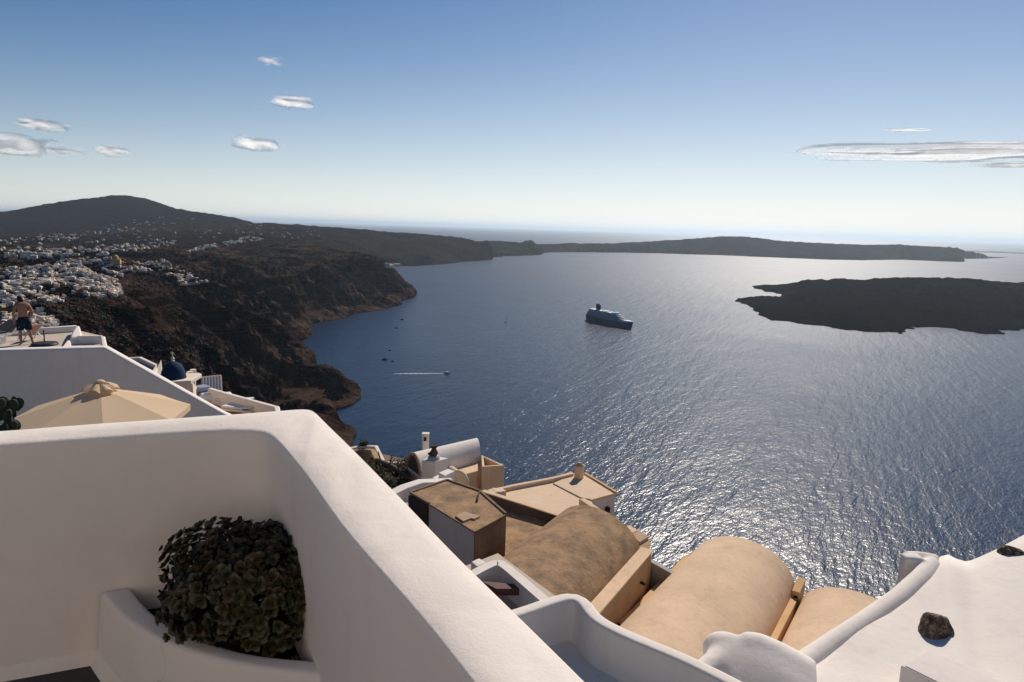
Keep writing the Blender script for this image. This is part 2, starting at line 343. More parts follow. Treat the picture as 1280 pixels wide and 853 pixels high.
# ------------------------------------------------------------------ sea
def sea():
    ds = np.concatenate([np.geomspace(60, 250000, 76)]); an = np.radians(np.linspace(-180, 180, 145))
    P = np.zeros((len(ds), len(an), 3)); P[..., 0] = ds[:, None] * np.sin(an); P[..., 1] = ds[:, None] * np.cos(an)
    o = obj('sea', MB().grid(P), M['sea']); tag(o, 'deep blue sea filling the caldera and reaching the horizon', None, None, 'structure')
sea()

# ------------------------------------------------------------------ terrain
def Zp(px, py): v = A(px, py, -CAMZ); return (math.atan2(v[0], v[1]), math.log(math.hypot(v[0], v[1])), 0.0)
def Dp(px, py, d):
    v = ray(px, py); v = v * (d / v[1]); return (math.atan2(v[0], v[1]), math.log(math.hypot(v[0], v[1])), CAMZ + v[2])
def Pp(az, d, zr): return (math.radians(az), math.log(d), CAMZ + zr)
class Field:
    def __init__(s, pts):
        s.p = np.array(pts); U = s.p[:, :2]; D = np.hypot(U[:, None, 0] - U[None, :, 0], U[:, None, 1] - U[None, :, 1]); n = len(U)
        K = np.zeros((n + 1, n + 1)); K[:n, :n] = D - np.eye(n) * .002; K[:n, n] = 1; K[n, :n] = 1
        s.w = np.linalg.solve(K, np.append(s.p[:, 2], 0))
    def __call__(s, az, l):
        sh = az.shape; az, l = az.ravel(), l.ravel(); out = np.empty(len(az))
        for i in range(0, len(az), 20000):
            a, b = az[i:i + 20000], l[i:i + 20000]; out[i:i + 20000] = np.hypot(a[:, None] - s.p[:, 0], b[:, None] - s.p[:, 1]) @ s.w[:-1] + s.w[-1]
        return out.reshape(sh)
def inside(poly, x, y):
    poly = np.array(poly); r = np.zeros(x.shape, bool); j = len(poly) - 1
    for i in range(len(poly)):
        xi, yi, xj, yj = *poly[i], *poly[j]
        with np.errstate(divide='ignore', invalid='ignore'): r ^= ((yi > y) != (yj > y)) & (x < (xj - xi) * (y - yi) / (yj - yi + 1e-12) + xi)
        j = i
    return r
def segdist(poly, x, y):
    d = np.full(x.shape, 1e9); poly = np.array(poly)
    for i in range(len(poly) - 1):
        a, b = poly[i], poly[i + 1]; e = b - a; L = e @ e + 1e-12; t = np.clip(((x - a[0]) * e[0] + (y - a[1]) * e[1]) / L, 0, 1)
        d = np.minimum(d, np.hypot(x - a[0] - t * e[0], y - a[1] - t * e[1]))
    return d
# coast of the mainland, seen waterline first, then hidden stretches
coast = [(math.radians(a), math.log(d)) for a, d in ((70, 420), (40, 400), (25, 430), (5, 450), (-8, 500), (-14, 640))]
coast += [Zp(*p)[:2] for p in ((436, 556), (440, 547), (437, 538), (430, 528), (424, 518), (428, 511), (441, 508), (452, 497), (449, 488), (440, 477))]
coast += [(math.radians(a), math.log(d)) for a, d in ((-16.2, 1290), (-17.4, 1500))]
coast += [Zp(*p)[:2] for p in ((376, 428), (386, 419), (389, 406), (408, 402), (428, 399), (452, 392), (476, 387), (495, 383), (503, 377), (517, 370), (516, 366))]
coast += [(math.radians(a), math.log(d)) for a, d in ((-8.9, 3150), (-10.5, 3600), (-11.5, 4200))]
coast += [Zp(*p)[:2] for p in ((480, 333.4), (503, 332.6), (523, 333), (540, 331.5), (567, 329), (590, 327), (615, 325.2), (617, 322), (640, 320.8), (662, 319.8), (677, 318.6), (679, 316.4), (700, 315.6), (736, 315.6), (780, 316), (820, 316.6), (870, 318.4), (900, 319.2), (950, 321.5), (1000, 323.5), (1040, 325), (1080, 325.6), (1127, 324.8), (1165, 326.4), (1203, 327.6), (1205, 323.6), (1239, 323.2))]
coast += [(math.radians(a), math.log(d)) for a, d in ((35.7, 15300), (33, 15500), (26, 13300), (10, 11700), (4, 10500), (-2, 9800), (-10, 12500), (-30, 16000), (-75, 16000), (-75, 5))]
H = []
# near hillside (azimuth, distance, height relative to the eye)
for az in (70, 45, 25, 8, -6): H += [Pp(az, d, z) for d, z in ((4, -9), (10, -12.6), (20, -15.5), (32, -20), (60, -40), (150, -103), (300, -200), (390, -262))]
H += [Pp(-14, d, z) for d, z in ((4, -9), (10, -12), (24, -13.5), (36, -15), (60, -34), (150, -95), (300, -180), (450, -240), (620, -275))]
H += [Pp(-26, d, z) for d, z in ((4, -7), (12, -8), (30, -11.5), (46, -13.5), (80, -30), (150, -62), (300, -120), (450, -160))]
H += [Pp(-38, d, z) for d, z in ((4, -6), (12, -7), (25, -7.5), (45, -17), (90, -36), (180, -58), (330, -82), (480, -98))]
H += [Pp(-60, d, z) for d, z in ((4, -6), (20, -7), (80, -12), (300, -40), (800, -60), (3000, -80), (9000, -150))]
# coast itself
H += [(a, l, 2.0) for a, l in coast[5:-8]]
# first headland: ridge from the town down to the tip, and its near face
H += [Dp(*p) for p in ((349, 412, 1330), (388, 437, 1260), (410, 455, 1200), (435, 474, 1150), (320, 392, 1370), (290, 371, 1400), (262, 356, 1430), (240, 346, 1460))]
H += [Dp(*p) for p in ((300, 420, 1120), (340, 450, 1030), (380, 480, 960), (410, 505, 940), (260, 390, 1100), (220, 375, 1050), (250, 430, 950), (300, 470, 850), (350, 505, 830), (200, 420, 780), (160, 400, 800), (160, 440, 640), (230, 480, 690), (280, 520, 650), (130, 405, 720), (110, 395, 690))]
# town plateau and its edge
H += [Dp(*p) for p in ((152, 370, 860), (120, 375, 800), (80, 378, 730), (50, 382, 690), (148, 350, 1010), (158, 341, 1120), (0, 385, 640), (0, 365, 800), (60, 360, 860), (110, 355, 930), (0, 345, 1100), (60, 335, 1250), (120, 332, 1280), (145, 330, 1300), (180, 336, 1320), (204, 341, 1330), (0, 412, 480), (40, 405, 500), (72, 408, 500), (40, 392, 560), (90, 395, 600), (75, 384, 640))]
H += [Dp(*p) for p in ((180, 352, 1090), (200, 362, 1060), (229, 357, 1260), (250, 352, 1400), (190, 380, 960), (215, 345, 1340))]
H += [Dp(*p) for p in ((0, 328, 1500), (60, 326, 1600), (120, 322, 1700), (170, 326, 1650), (205, 328, 1600), (230, 330, 1700), (262, 348, 1560))]
# ravine slope up to the second headland
H += [Dp(*p) for p in ((300, 360, 1620), (330, 340, 1900), (300, 340, 1850), (270, 330, 1900), (360, 400, 1640), (340, 375, 1680), (365, 360, 1900), (385, 378, 1950), (420, 375, 2080), (450, 372, 2260), (480, 368, 2480), (400, 345, 2150), (440, 345, 2400), (470, 345, 2550), (500, 355, 2650), (360, 330, 2300), (410, 327, 2450), (330, 328, 2250))]
H += [Dp(*p) for p in ((450, 320, 2750), (480, 326, 2760), (486, 345, 2800), (488, 350, 2790), (515, 355, 2760), (504, 352, 2780), (420, 320, 2800), (395, 324, 2650), (330, 318, 2700), (270, 318, 2500))]
H += [Dp(*p) for p in ((410, 307, 3150), (386, 306, 3200), (340, 308, 3150), (396, 322, 2900), (340, 321, 2850), (300, 310, 3100), (430, 315, 3100), (470, 322, 3000))]
# plain
H += [Dp(*p) for p in ((0, 315, 2200), (60, 314, 2300), (120, 312, 2500), (200, 314, 2500), (0, 305, 3300), (80, 303, 3500), (160, 302, 3700), (240, 302, 3800), (0, 297, 5000), (80, 295, 5200), (160, 289, 5400), (240, 288, 5500), (300, 294, 4600), (325, 292, 4300), (330, 300, 3900))]
# mountain
H += [Dp(*p) for p in ((0, 280, 8000), (18, 273.5, 8000), (37, 266, 8000), (62, 257.5, 8000), (100, 249, 8000), (120, 247.5, 8000), (145, 244, 8000), (158, 245, 8000), (182, 248.5, 8000), (205, 254.5, 8000), (225, 261, 7800), (257, 269.5, 7500), (287, 270, 7300), (315, 276, 7000))]
H += [(lambda q: (q[0], q[1], q[2] - 260))(Dp(x, y, d)) for x, y, d in ((0, 280, 8900), (62, 257.5, 8900), (100, 249, 8900), (145, 244, 9000), (182, 248.5, 8900), (205, 254.5, 8700), (225, 261, 8500), (240, 265, 8300), (257, 269.5, 8200), (287, 270, 8000), (315, 276, 7800), (352, 280, 7300), (400, 282.5, 7200))]
H += [Dp(*p) for p in ((60, 285, 6300), (100, 278, 6700), (145, 274, 6700), (180, 272, 6700), (220, 276, 6400), (0, 290, 6300), (260, 278, 6400), (300, 282, 6200))]
H += [Pp(az, 10500, z) for az, z in ((-38, -60), (-33, 0), (-28, -40), (-22, -130))]
# far caldera wall and rim
H += [Dp(*p) for p in ((340, 280.5, 6600), (352, 279.5, 6500), (400, 282.5, 6300), (425, 285, 6200), (450, 287, 6150), (502, 291, 6100), (540, 294, 6100), (577, 297, 6150), (604, 303, 6050), (612, 308, 6000), (614, 316, 5950))]
H += [Dp(*p) for p in ((350, 292, 5000), (400, 294, 5000), (430, 300, 4700), (450, 296, 5300), (480, 303, 5100), (480, 318, 4800), (510, 312, 5300), (545, 312, 5600), (580, 314, 5800), (430, 312, 4300), (380, 300, 4500), (460, 325, 4400))]
H += [Dp(*p) for p in ((618, 300, 7600), (632, 301, 7700), (652, 303, 7700), (664, 305, 7700), (676, 308, 7500), (678, 314, 7250), (720, 305, 8700), (736, 306.2, 8800), (766, 307.5, 8900), (805, 308, 8900), (812, 306, 9000), (816, 304.5, 9100), (856, 304, 9200), (869, 302.3, 9300), (900, 298.6, 9400), (917, 297, 9500), (936, 296.2, 9500), (950, 299, 9500), (967, 301.8, 9500), (1000, 304.5, 9500), (1040, 306.4, 9500), (1080, 309.6, 9500), (1094, 311.5, 9500), (1119, 311, 9500), (1135, 309.5, 9500), (1141, 308.4, 9500), (1150, 311, 9500), (1170, 310.4, 9500), (1188, 309.2, 9600), (1201, 312, 9700), (1214, 313.5, 10900), (1226, 317.5, 11200), (1235, 321, 11400))]
H += [Dp(*p) for p in ((900, 309, 9150), (950, 311, 9150), (1000, 315, 9150), (1080, 319, 9150), (1180, 319, 9150))]
H += [Pp(az, d, -278) for az, d in ((4, 10300), (10, 11500), (20, 12200), (30, 14600))]
FIELD = Field(H)
cxy = np.array([(math.exp(l) * math.sin(a), math.exp(l) * math.cos(a)) for a, l in coast])
ISL = [Zp(*p)[:2] for p in ((938.6, 358), (948, 361.5), (953, 365), (964, 365.6), (971, 367), (974, 370), (977, 372.6), (960, 371), (944.5, 371), (930, 373), (916, 377), (926, 379), (935, 384.5), (946, 391), (958, 400.5), (980, 402), (1004, 405), (1040, 409.5), (1078, 415.5), (1108, 416), (1131.6, 417.4), (1128.6, 412.8), (1147, 411), (1167, 410), (1194, 411), (1210, 414.5), (1226.6, 418), (1258, 419), (1262, 417), (1255, 414), (1280, 411))]
ISL += [(math.radians(a), math.log(d)) for a, d in ((39, 2300), (44, 2600), (44, 3600), (38, 4300), (33, 4400), (27, 4300), (22, 4000))]
ixy = np.array([(math.exp(l) * math.sin(a), math.exp(l) * math.cos(a)) for a, l in ISL])
IH = [(a, l, 1.5) for a, l in ISL]
IH += [Dp(*p) for p in ((959, 355, 3650), (1004, 350.4, 3500), (1040, 350.4, 3500), (1090, 350.6, 3450), (1108, 349, 3400), (1120, 347.4, 3400), (1152, 348.3, 3400), (1164, 350.4, 3400), (1182, 348.2, 3350), (1197, 349.4, 3350), (1240, 351, 3300), (1280, 351.6, 3300))]
IH += [Dp(*p) for p in ((1000, 385, 2650), (1060, 385, 2550), (1120, 385, 2450), (1180, 385, 2420), (1240, 385, 2450), (1000, 365, 3000), (1080, 365, 2950), (1160, 365, 2900), (1250, 365, 2900), (1170, 402, 2250), (1220, 405, 2180), (1190, 382, 2500), (1225, 378, 2560), (1275, 395, 2380), (960, 385, 2800), (940, 377, 3100))]
IFIELD = Field(IH)
def height(x, y, island=False):
    az, l = np.arctan2(x, y), np.log(np.hypot(x, y) + 1e-6); d = np.exp(l)
    if island:
        h = IFIELD(az, l); wx, wy = x + 25 * fbm(x / 90, y / 90, 3, 5), y + 25 * fbm(x / 90, y / 90, 3, 9)
        ins = inside(ixy, wx * .8 + x * .2, wy * .8 + y * .2); e = np.clip(segdist(np.vstack([ixy, ixy[:1]]), x, y) / 160, 0, 1)
        h = h + e * (8 * (ridged(x / 170, y / 170, 5, 3) - .6) + 3 * fbm(x / 30, y / 30, 4, 8))
        return np.where(ins, np.maximum(h, 2.5 + 2 * fbm(x / 20, y / 20, 3, 4)), -20.0)
    h = FIELD(az, l); sc = np.clip(d / 900, .0, 1)
    k = np.clip((d - 380) / 400, 0, 1); w = 30 * k
    wx = x + w * fbm(x / 140, y / 140, 4, 21); wy = y + w * fbm(x / 140, y / 140, 4, 22)
    ins = inside(cxy, wx * .5 + x * .5, wy * .5 + y * .5)
    e = np.clip(segdist(cxy[:-8], x, y) / 260, 0, 1); far = np.clip((d - 2000) / 4000, 0, 1)
    steep = np.clip(1.25 - np.abs(e - .35) * 1.5, .12, 1)
    # gullies run down towards the sea (mostly along +x), spurs between them
    u, v = x * .33 + y * .12, y - x * .15
    g = ridged((u + 30 * fbm(x / 200, y / 200, 3, 2)) / 170, v / 110, 5, 31, .48)
    h = h + k * steep * np.clip(e * 4, 0, 1) * (52 * (1 - far) + 34 * far) * (g - .8) * np.clip(h / 60, .15, 1)
    h = h + k * steep * np.clip(e * 5, 0, 1) * (1 - far) * 13 * (ridged((u + 9 * fbm(x / 50, y / 50, 3, 71)) / 62, (v + 9 * fbm(x / 50, y / 50, 3, 72)) / 40, 4, 73, .5) - .75)
    h = h + far * np.clip(e * 6, 0, 1) * (1.1 - e) * 46 * (ridged(x / 420, y / 300, 4, 81, .5) - .75)
    h = h + k * np.clip(e * 3, 0, 1) * (2.2 * fbm(x / 34, y / 34, 4, 41) + 1.3 * (1 - far) * ridged(x / 16, y / 16, 3, 47) + 5 * far * fbm(x / 260, y / 260, 4, 43))
    tr = 26.0; q = h / tr; hs = (np.floor(q) + np.clip((q - np.floor(q)) * 1.9 - .45, 0, 1)) * tr
    h = h + k * (1 - far) * .5 * (hs - h) * np.clip(steep, 0, 1)
    mount = np.exp(-((az + .55) / .3) ** 2) * np.clip((d - 6200) / 1500, 0, 1)
    h = h + mount * 13 * (ridged(x / 520, y / 700, 5, 51) - .85)
    h = h + (1 - k) * (.5 * fbm(x / 6, y / 6, 4, 61)) * np.clip((d - 6) / 30, 0, 1)
    return np.where(ins, np.maximum(h, 2.0), -20.0)
GRIDS = []
def tgrid(name, a0, a1, na, d0, d1, nd, mat, label, island=False, smooth=True):
    an = np.radians(np.linspace(a0, a1, na)); ds = np.geomspace(d0, d1, nd); AA, DD = np.meshgrid(an, ds)
    X, Y = DD * np.sin(AA), DD * np.cos(AA); Z = height(X, Y, island)
    idx = np.arange(na * nd).reshape(nd, na); q = np.stack([idx[:-1, :-1], idx[:-1, 1:], idx[1:, 1:], idx[1:, :-1]], -1).reshape(-1, 4)
    ok = (Z.ravel()[q] > -15).any(1); q = q[ok]; used = np.unique(q); rm = np.full(na * nd, -1); rm[used] = np.arange(len(used)); q = rm[q]
    V = np.stack([X, Y, Z], -1).reshape(-1, 3)[used]
    me = bpy.data.meshes.new(name); me.vertices.add(len(V)); me.vertices.foreach_set('co', V.ravel()); me.loops.add(q.size); me.loops.foreach_set('vertex_index', q.ravel().astype(np.int32))
    me.polygons.add(len(q)); me.polygons.foreach_set('loop_start', np.arange(0, q.size, 4, dtype=np.int32)); me.polygons.foreach_set('use_smooth', np.full(len(q), smooth))
    me.update(calc_edges=True); me.validate(); me.materials.append(mat)
    o = bpy.data.objects.new(name, me); COL.objects.link(o); tag(o, label, None, None, 'structure'); GRIDS.append((X, Y, Z)); return o
tgrid('hillside', -70, 70, 260, 5, 420, 130, M['cliff'], 'steep dry hillside under the village houses')
tgrid('cliff', -45, -6, 560, 415, 1720, 340, M['cliff'], 'dark brown caldera cliff running down to a rocky headland', False, False)
tgrid('headland', -45, -5, 560, 1700, 3420, 230, M['cliff'], 'second dark headland with a flat quarried top', False, False)
tgrid('plain', -45, -1, 560, 3400, 7050, 150, M['plain'], 'dry plain and far caldera wall behind the town')
tgrid('mountain', -45, 1, 420, 7000, 11800, 90, M['mountain'], 'grey mountain rising over the plain at the left')
tgrid('peninsula', -2, 37, 620, 6800, 16000, 130, M['plain'], 'low hazy peninsula closing the bay on the horizon')
tgrid('lava_island', 15, 45, 440, 1950, 4450, 240, M['lava'], 'flat black lava island in the bay at the right', True, False)
Z = lambda r: CAMZ + r
# ------------------------------------------------------------------ own terrace: parapet, planter, succulent
def resample(pts, n):
    pts = np.array(pts, float); s = np.concatenate([[0], np.cumsum(np.hypot(*np.diff(pts, axis=0).T))]); t = np.linspace(0, s[-1], n)
    return np.stack([np.interp(t, s, pts[:, k]) for k in range(2)], -1)
def chaikin(p, n=2):
    p = np.array(p, float)
    for _ in range(n):
        q = np.empty((2 * len(p) - 2, p.shape[1])); q[0::2] = .75 * p[:-1] + .25 * p[1:]; q[1::2] = .25 * p[:-1] + .75 * p[1:]; p = np.vstack([p[:1], q, p[-1:]])
    return p
FLOOR, TOPZ = -1.68, -0.8
def parapet():
    inn = [A(x, y, TOPZ)[:2] for x, y in ((0, 556), (124, 545.5), (248, 538), (302, 533.5), (327, 537), (352, 556), (381, 593), (414, 644), (468, 706), (530, 779), (570, 828))]
    out = [A(x, y, TOPZ)[:2] for x, y in ((0, 538), (124, 528), (248, 520.5), (340, 513.5), (376, 510.8), (388, 511.2), (396, 517), (443, 561), (530, 651), (600, 722), (735, 853))]
    inn = [np.array(p) for p in inn]; out = [np.array(p) for p in out]
    d = inn[0] - inn[2]; d /= np.hypot(*d); inn = [inn[0] + d * 3] + inn; out = [out[0] + d * 3] + out
    d2 = inn[-1] - inn[-3]; d2 /= np.hypot(*d2); e2 = out[-1] - out[-2]; e2 /= np.hypot(*e2); inn.append(inn[-1] + e2 * 2.6); out.append(out[-1] + e2 * 2.2)
    # match stations along both outlines
    key_i = [0, 5, 7, len(inn) - 1]; key_o = [0, 5, 7, len(out) - 1]; I, O = [], []
    for a, b, c, d, n in zip(key_i[:-1], key_i[1:], key_o[:-1], key_o[1:], (34, 14, 44)):
        i = resample(chaikin(inn[a:b + 1], 2), n); o = resample(chaikin(out[c:d + 1], 1), n); I += list(i if a == 0 else i[1:]); O += list(o if a == 0 else o[1:])
    I, O = np.array(I), np.array(O)
    for _ in range(3): I[1:-1] = .25 * I[:-2] + .5 * I[1:-1] + .25 * I[2:]
    O[1:-1] = .12 * O[:-2] + .76 * O[1:-1] + .12 * O[2:]
    # hand-plastered: the edges wander by a few millimetres
    for Q in (I, O): Q += .0035 * np.stack([vn(Q[:, 0] * 3.1, Q[:, 1] * 3.1, 5), vn(Q[:, 0] * 3.1, Q[:, 1] * 3.1, 6)], -1) + .004 * np.stack([vn(Q[:, 0] * 1.3, Q[:, 1] * 1.3, 7), vn(Q[:, 0] * 1.3, Q[:, 1] * 1.3, 8)], -1)
    _k = np.arange(len(I))
    zw = .005 * vn(_k / 4.3, _k * 0. + 4, 9) + .004 * vn(_k / 1.9, _k * 0. + 7, 3)
    rows = []; R = .028
    for i, o, dz in zip(I, O, zw):
        n = (o - i) / np.hypot(*(o - i)); prof = [(i - n * .03, FLOOR - .05), (i - n * .012, -1.35), (i - n * .004, -1.05)]
        for k in range(5): a = math.pi / 2 * k / 4; prof.append((i + n * R * (1 - math.cos(a)), TOPZ - R + R * math.sin(a)))
        prof += [(i + (o - i) * .25, TOPZ + .006 + dz * .7), (i + (o - i) * .5, TOPZ + .007 + dz), (i + (o - i) * .75, TOPZ + .005 + dz * .6)]
        for k in range(5): a = math.pi / 2 * k / 4; prof.append((o - n * .022 * (1 - math.sin(a)), TOPZ - .022 + .022 * math.cos(a)))
        prof += [(o, -1.4), (o, -4.5)]; rows.append([(p[0], p[1], Z(z)) for p, z in prof])
    w = thing('parapet_wall', 'near white parapet wall with rounded inner corner around our terrace', 'parapet wall', (I[0][0], I[0][1], Z(FLOOR)))
    mb = MB().grid(rows); k = len(rows[0]); mb.f += [tuple(range(k)), tuple((len(rows) - 1) * k + j for j in range(k))[::-1]]; mb.m += [0, 0]
    obj('wall', mb, M['white'], w, smooth=60)
    # skirting curve where the wall meets the floor
    sk = [[(p[0], p[1], Z(z)) for p, z in ((i - n * .02, FLOOR + .06), (i - n * .035, FLOOR + .03), (i - n * .045, FLOOR + .012), (i - n * .055, FLOOR - .03))] for i, n in [(i, (o - i) / np.hypot(*(o - i))) for i, o in zip(I[:46], O[:46])]]
    obj('skirting', MB().grid(sk), M['white'], w, smooth=60)
    # planter kerb
    PZ = -1.40
    po = chaikin([A(x, y, PZ)[:2] for x, y in ((126, 742), (134.6, 752.6), (157, 777), (207, 806), (290, 831), (397, 845), (430, 848))], 2)
    pi = chaikin([A(x, y, PZ)[:2] for x, y in ((165, 735), (174, 748), (199, 773), (248, 798), (315, 817), (389, 824), (430, 826))], 2)
    po, pi = resample(po, 40), resample(pi, 40); rows = []
    for o, i in zip(po, pi):
        n = (o - i) / np.hypot(*(o - i)); pr = [(o + n * .03, FLOOR - .03), (o + n * .012, PZ - .12)]
        for k in range(5): a = math.pi / 2 * k / 4; pr.append((o - n * .02 * (1 - math.cos(a)), PZ - .02 + .02 * math.sin(a)))
        for k in range(5): a = math.pi / 2 * k / 4; pr.append((i + n * .02 * (1 - math.sin(a)), PZ - .02 + .02 * math.cos(a)))
        pr += [(i, PZ - .14), (i, FLOOR)]; rows.append([(p[0], p[1], Z(z)) for p, z in pr])
    pl = obj('planter_kerb', MB().grid(rows), M['white'], w, smooth=60)
    sk = [[(p[0], p[1], Z(z)) for p, z in ((o + n * .022, FLOOR + .05), (o + n * .035, FLOOR + .025), (o + n * .05, FLOOR + .01), (o + n * .065, FLOOR - .03))] for o, n in [(o, (o - i) / np.hypot(*(o - i))) for o, i in zip(po, pi)]]
    obj('skirting', MB().grid(sk), M['white'], w, smooth=60)
    c = A(300, 700, -1.5)[:2]; c = np.array([-.95, 2.3])
    soil = MB(); pts = [(p[0], p[1], Z(PZ - .10)) for p in pi] + [(p[0], p[1], Z(PZ - .10)) for p in I[30:62][::-1]]
    soil.add(pts, [tuple(range(len(pts)))]); obj('soil', soil, M['soil'], w)
    fl = MB().prism([(-8, -2.6), (2, -2.6), (.9, .2), (-.1, 1.6), (-.78, 2.7), (-8, 1.0)], Z(FLOOR - .25), Z(FLOOR)); tag(obj('terrace_floor', fl, M['floor_grey']), 'dark grey floor of our terrace behind the parapet', None, None, 'structure')
parapet()
def bounce_house():  # unseen villa, added so its sunlit wall throws warm light on the parapet
    t = thing('bounce_villa', 'unseen white villa with a blue door, added behind our terrace to bounce warm light', 'house', (0, -3.4, Z(FLOOR)))
    obj('wall', MB().box((-2.5, -5.2, Z(FLOOR) + 2.3), (13, 4, 5.4)), M['white'], t, bevel=.06)
    d = obj('door', MB().box((-1.6, -3.19, Z(FLOOR) + 1.02), (.95, .06, 2.04)), M['blue'], t, bevel=.01); obj('handle', MB().box((-1.25, -3.13, Z(FLOOR) + 1.0), (.03, .05, .16)), M['dark_metal'], d)
    for x in (-4.2, 1.2):
        w = obj('window', MB().box((x, -3.19, Z(FLOOR) + 1.5), (1.0, .06, 1.1)), M['glass_dark'], t); obj('sill', MB().box((x, -3.12, Z(FLOOR) + .92), (1.15, .18, .06)), M['white'], w); obj('frame', MB().box((x, -3.155, Z(FLOOR) + 1.5), (.07, .04, 1.1)), M['blue'], w)
bounce_house()

def rosette_mesh(k):
    mb = MB(); r = random.Random(k); n = 13 + r.randint(0, 4)
    for i in range(n):
        a = i * 2.399 + r.uniform(-.1, .1); t = i / n; L = .026 * (.45 + .55 * t) * r.uniform(.9, 1.1); w = L * .46; el = math.radians(72 - 62 * t)
        ca, sa, ce, se = math.cos(a), math.sin(a), math.cos(el), math.sin(el); q = []
        for u, v, d in ((.05, -.35, 0), (.05, .35, 0), (.6, 1, .05), (.95, .55, .0), (1.06, 0, -.03), (.95, -.55, .0), (.6, -1, .05)):
            x, y, z = u * L, v * w, d * L
            X = x * ce - z * se; Zz = x * se + z * ce; q.append((X * ca - y * sa, X * sa + y * ca, Zz))
        mb.add(q, [(0, 1, 2, 6), (6, 2, 3, 5), (5, 3, 4)])
    return mb.mesh('rosette', M['rosette'], 40)
def succulent():
    base = np.array([*A(280, 800, -1.5)[:2], Z(-1.5)]); c = np.array([-.90, 2.24, Z(-1.285)])
    t = thing('succulent_bush', 'dark green succulent bush with brown rosettes in the corner planter', 'plant', base)
    ms = [rosette_mesh(k) for k in range(7)]; r = random.Random(5); ends = []
    foot = np.array([-.93, 2.24, Z(-1.5)]); up = lambda v: v / np.linalg.norm(v)
    # crown outline sampled as an uneven dome squeezed against the two walls
    tries = 0
    tc = -c + np.array([0, 0, CAMZ]); tc = tc / np.linalg.norm(tc)
    while len(ends) < 298 and tries < 60000:
        tries += 1; v = np.array([r.gauss(0, 1), r.gauss(0, 1), r.gauss(.25, 1)]); v = v / np.linalg.norm(v)
        if v[2] < -.5 or v @ tc < -.15: continue
        rad = 1 + .18 * float(vn(np.array(v[0] * 2.2 + 5), np.array(v[1] * 2.2 + v[2] * 1.7), 3)); s = r.uniform(.88, 1.02)
        p = c + v * np.array([.315, .235, .222]) * rad * s
        if p[0] > -.49 - .55 * (p[1] - 1.85) + .03 or p[2] < Z(-1.37) - (.05 if p[0] > -.9 else 0) or (p[0] < -1.10 and p[2] < Z(-1.31)) or (p[0] < -1.0 and p[1] < 2.16 and p[2] < Z(-1.33)): continue      # wall on the right, kerb in front
        if p[1] > 2.52 + .33 * (p[0] + 1.07) * .6 - .02: continue  # wall behind
        if any(np.linalg.norm(p - e[0]) < .0215 for e in ends): continue
        ends.append((p, v))
    for i, (p, v) in enumerate(ends):
        o = bpy.data.objects.new('rosette', ms[i % 7]); COL.objects.link(o); o.parent = t; o.matrix_parent_inverse = Matrix.Translation(t.location).inverted()
        n = Vector(tuple(v)) * 1.2 + Vector((0, -.25, .35)) + Vector((r.uniform(-.5, .5), r.uniform(-.5, .5), r.uniform(-.3, .3))); q = n.to_track_quat('Z', 'Y') @ Matrix.Rotation(r.uniform(0, 6.28), 3, 'Z').to_quaternion()
        s = r.uniform(.75, 1.25); o.matrix_basis = Matrix.LocRotScale(Vector(tuple(p)), q, (s, s, s))
    mb = MB()
    for k in range(9):
        a = r.uniform(0, 6.28); tip = c + np.array([math.cos(a) * .15, math.sin(a) * .12, r.uniform(-.06, .06)]); f0 = foot + np.array([r.uniform(-.12, .16), r.uniform(-.06, .06), 0])
        mid = (f0 + tip) / 2 + np.array([r.uniform(-.05, .05), r.uniform(-.05, .05), -.03]); mb.tube([f0, mid, tip], [.022, .015, .007], 7)
        for j in range(5):
            e = min(ends, key=lambda e: np.linalg.norm(e[0] - tip) + r.uniform(0, .25))[0]; mb.tube([mid * .4 + tip * .6, (tip + e) / 2 + np.array([0, 0, -.02]), e - np.array([0, 0, .006])], [.009, .007, .005], 5)
    obj('stem', mb, M['bark'], t, smooth=50)
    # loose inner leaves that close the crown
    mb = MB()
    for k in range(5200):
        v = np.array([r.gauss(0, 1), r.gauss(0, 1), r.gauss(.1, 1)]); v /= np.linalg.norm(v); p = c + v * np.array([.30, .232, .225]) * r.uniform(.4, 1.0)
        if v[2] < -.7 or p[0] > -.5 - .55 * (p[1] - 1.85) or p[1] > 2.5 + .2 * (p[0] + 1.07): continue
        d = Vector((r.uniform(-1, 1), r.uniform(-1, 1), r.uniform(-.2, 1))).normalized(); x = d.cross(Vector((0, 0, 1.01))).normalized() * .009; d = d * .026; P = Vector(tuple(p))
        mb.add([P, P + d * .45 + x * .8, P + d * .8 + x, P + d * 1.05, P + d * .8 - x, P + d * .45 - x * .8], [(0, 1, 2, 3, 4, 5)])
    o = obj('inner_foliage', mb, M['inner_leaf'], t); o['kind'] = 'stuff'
    # small weed at the kerb
    w0 = A(370, 823, -1.42); w = thing('weed', 'tiny pale weed sprouting at the planter kerb under the succulent', 'weed', w0); mb = MB()
    for k in range(14):
        a = k * 2.4; d = Vector((math.cos(a), math.sin(a), 1.1)).normalized() * r.uniform(.02, .035); x = d.cross(Vector((0, 0, 1))).normalized() * .004; P = Vector(tuple(w0)) - Vector((0, 0, .02)); mb.add([P - x * .5, P + d * .6 + x, P + d, P + d * .6 - x], [(0, 1, 2, 3)])
    mb.tube([w0 - np.array([0, 0, .09]), w0 - np.array([0, 0, .01])], .003, 5); obj('leaf', mb, M['leafgreen'], w)
succulent()

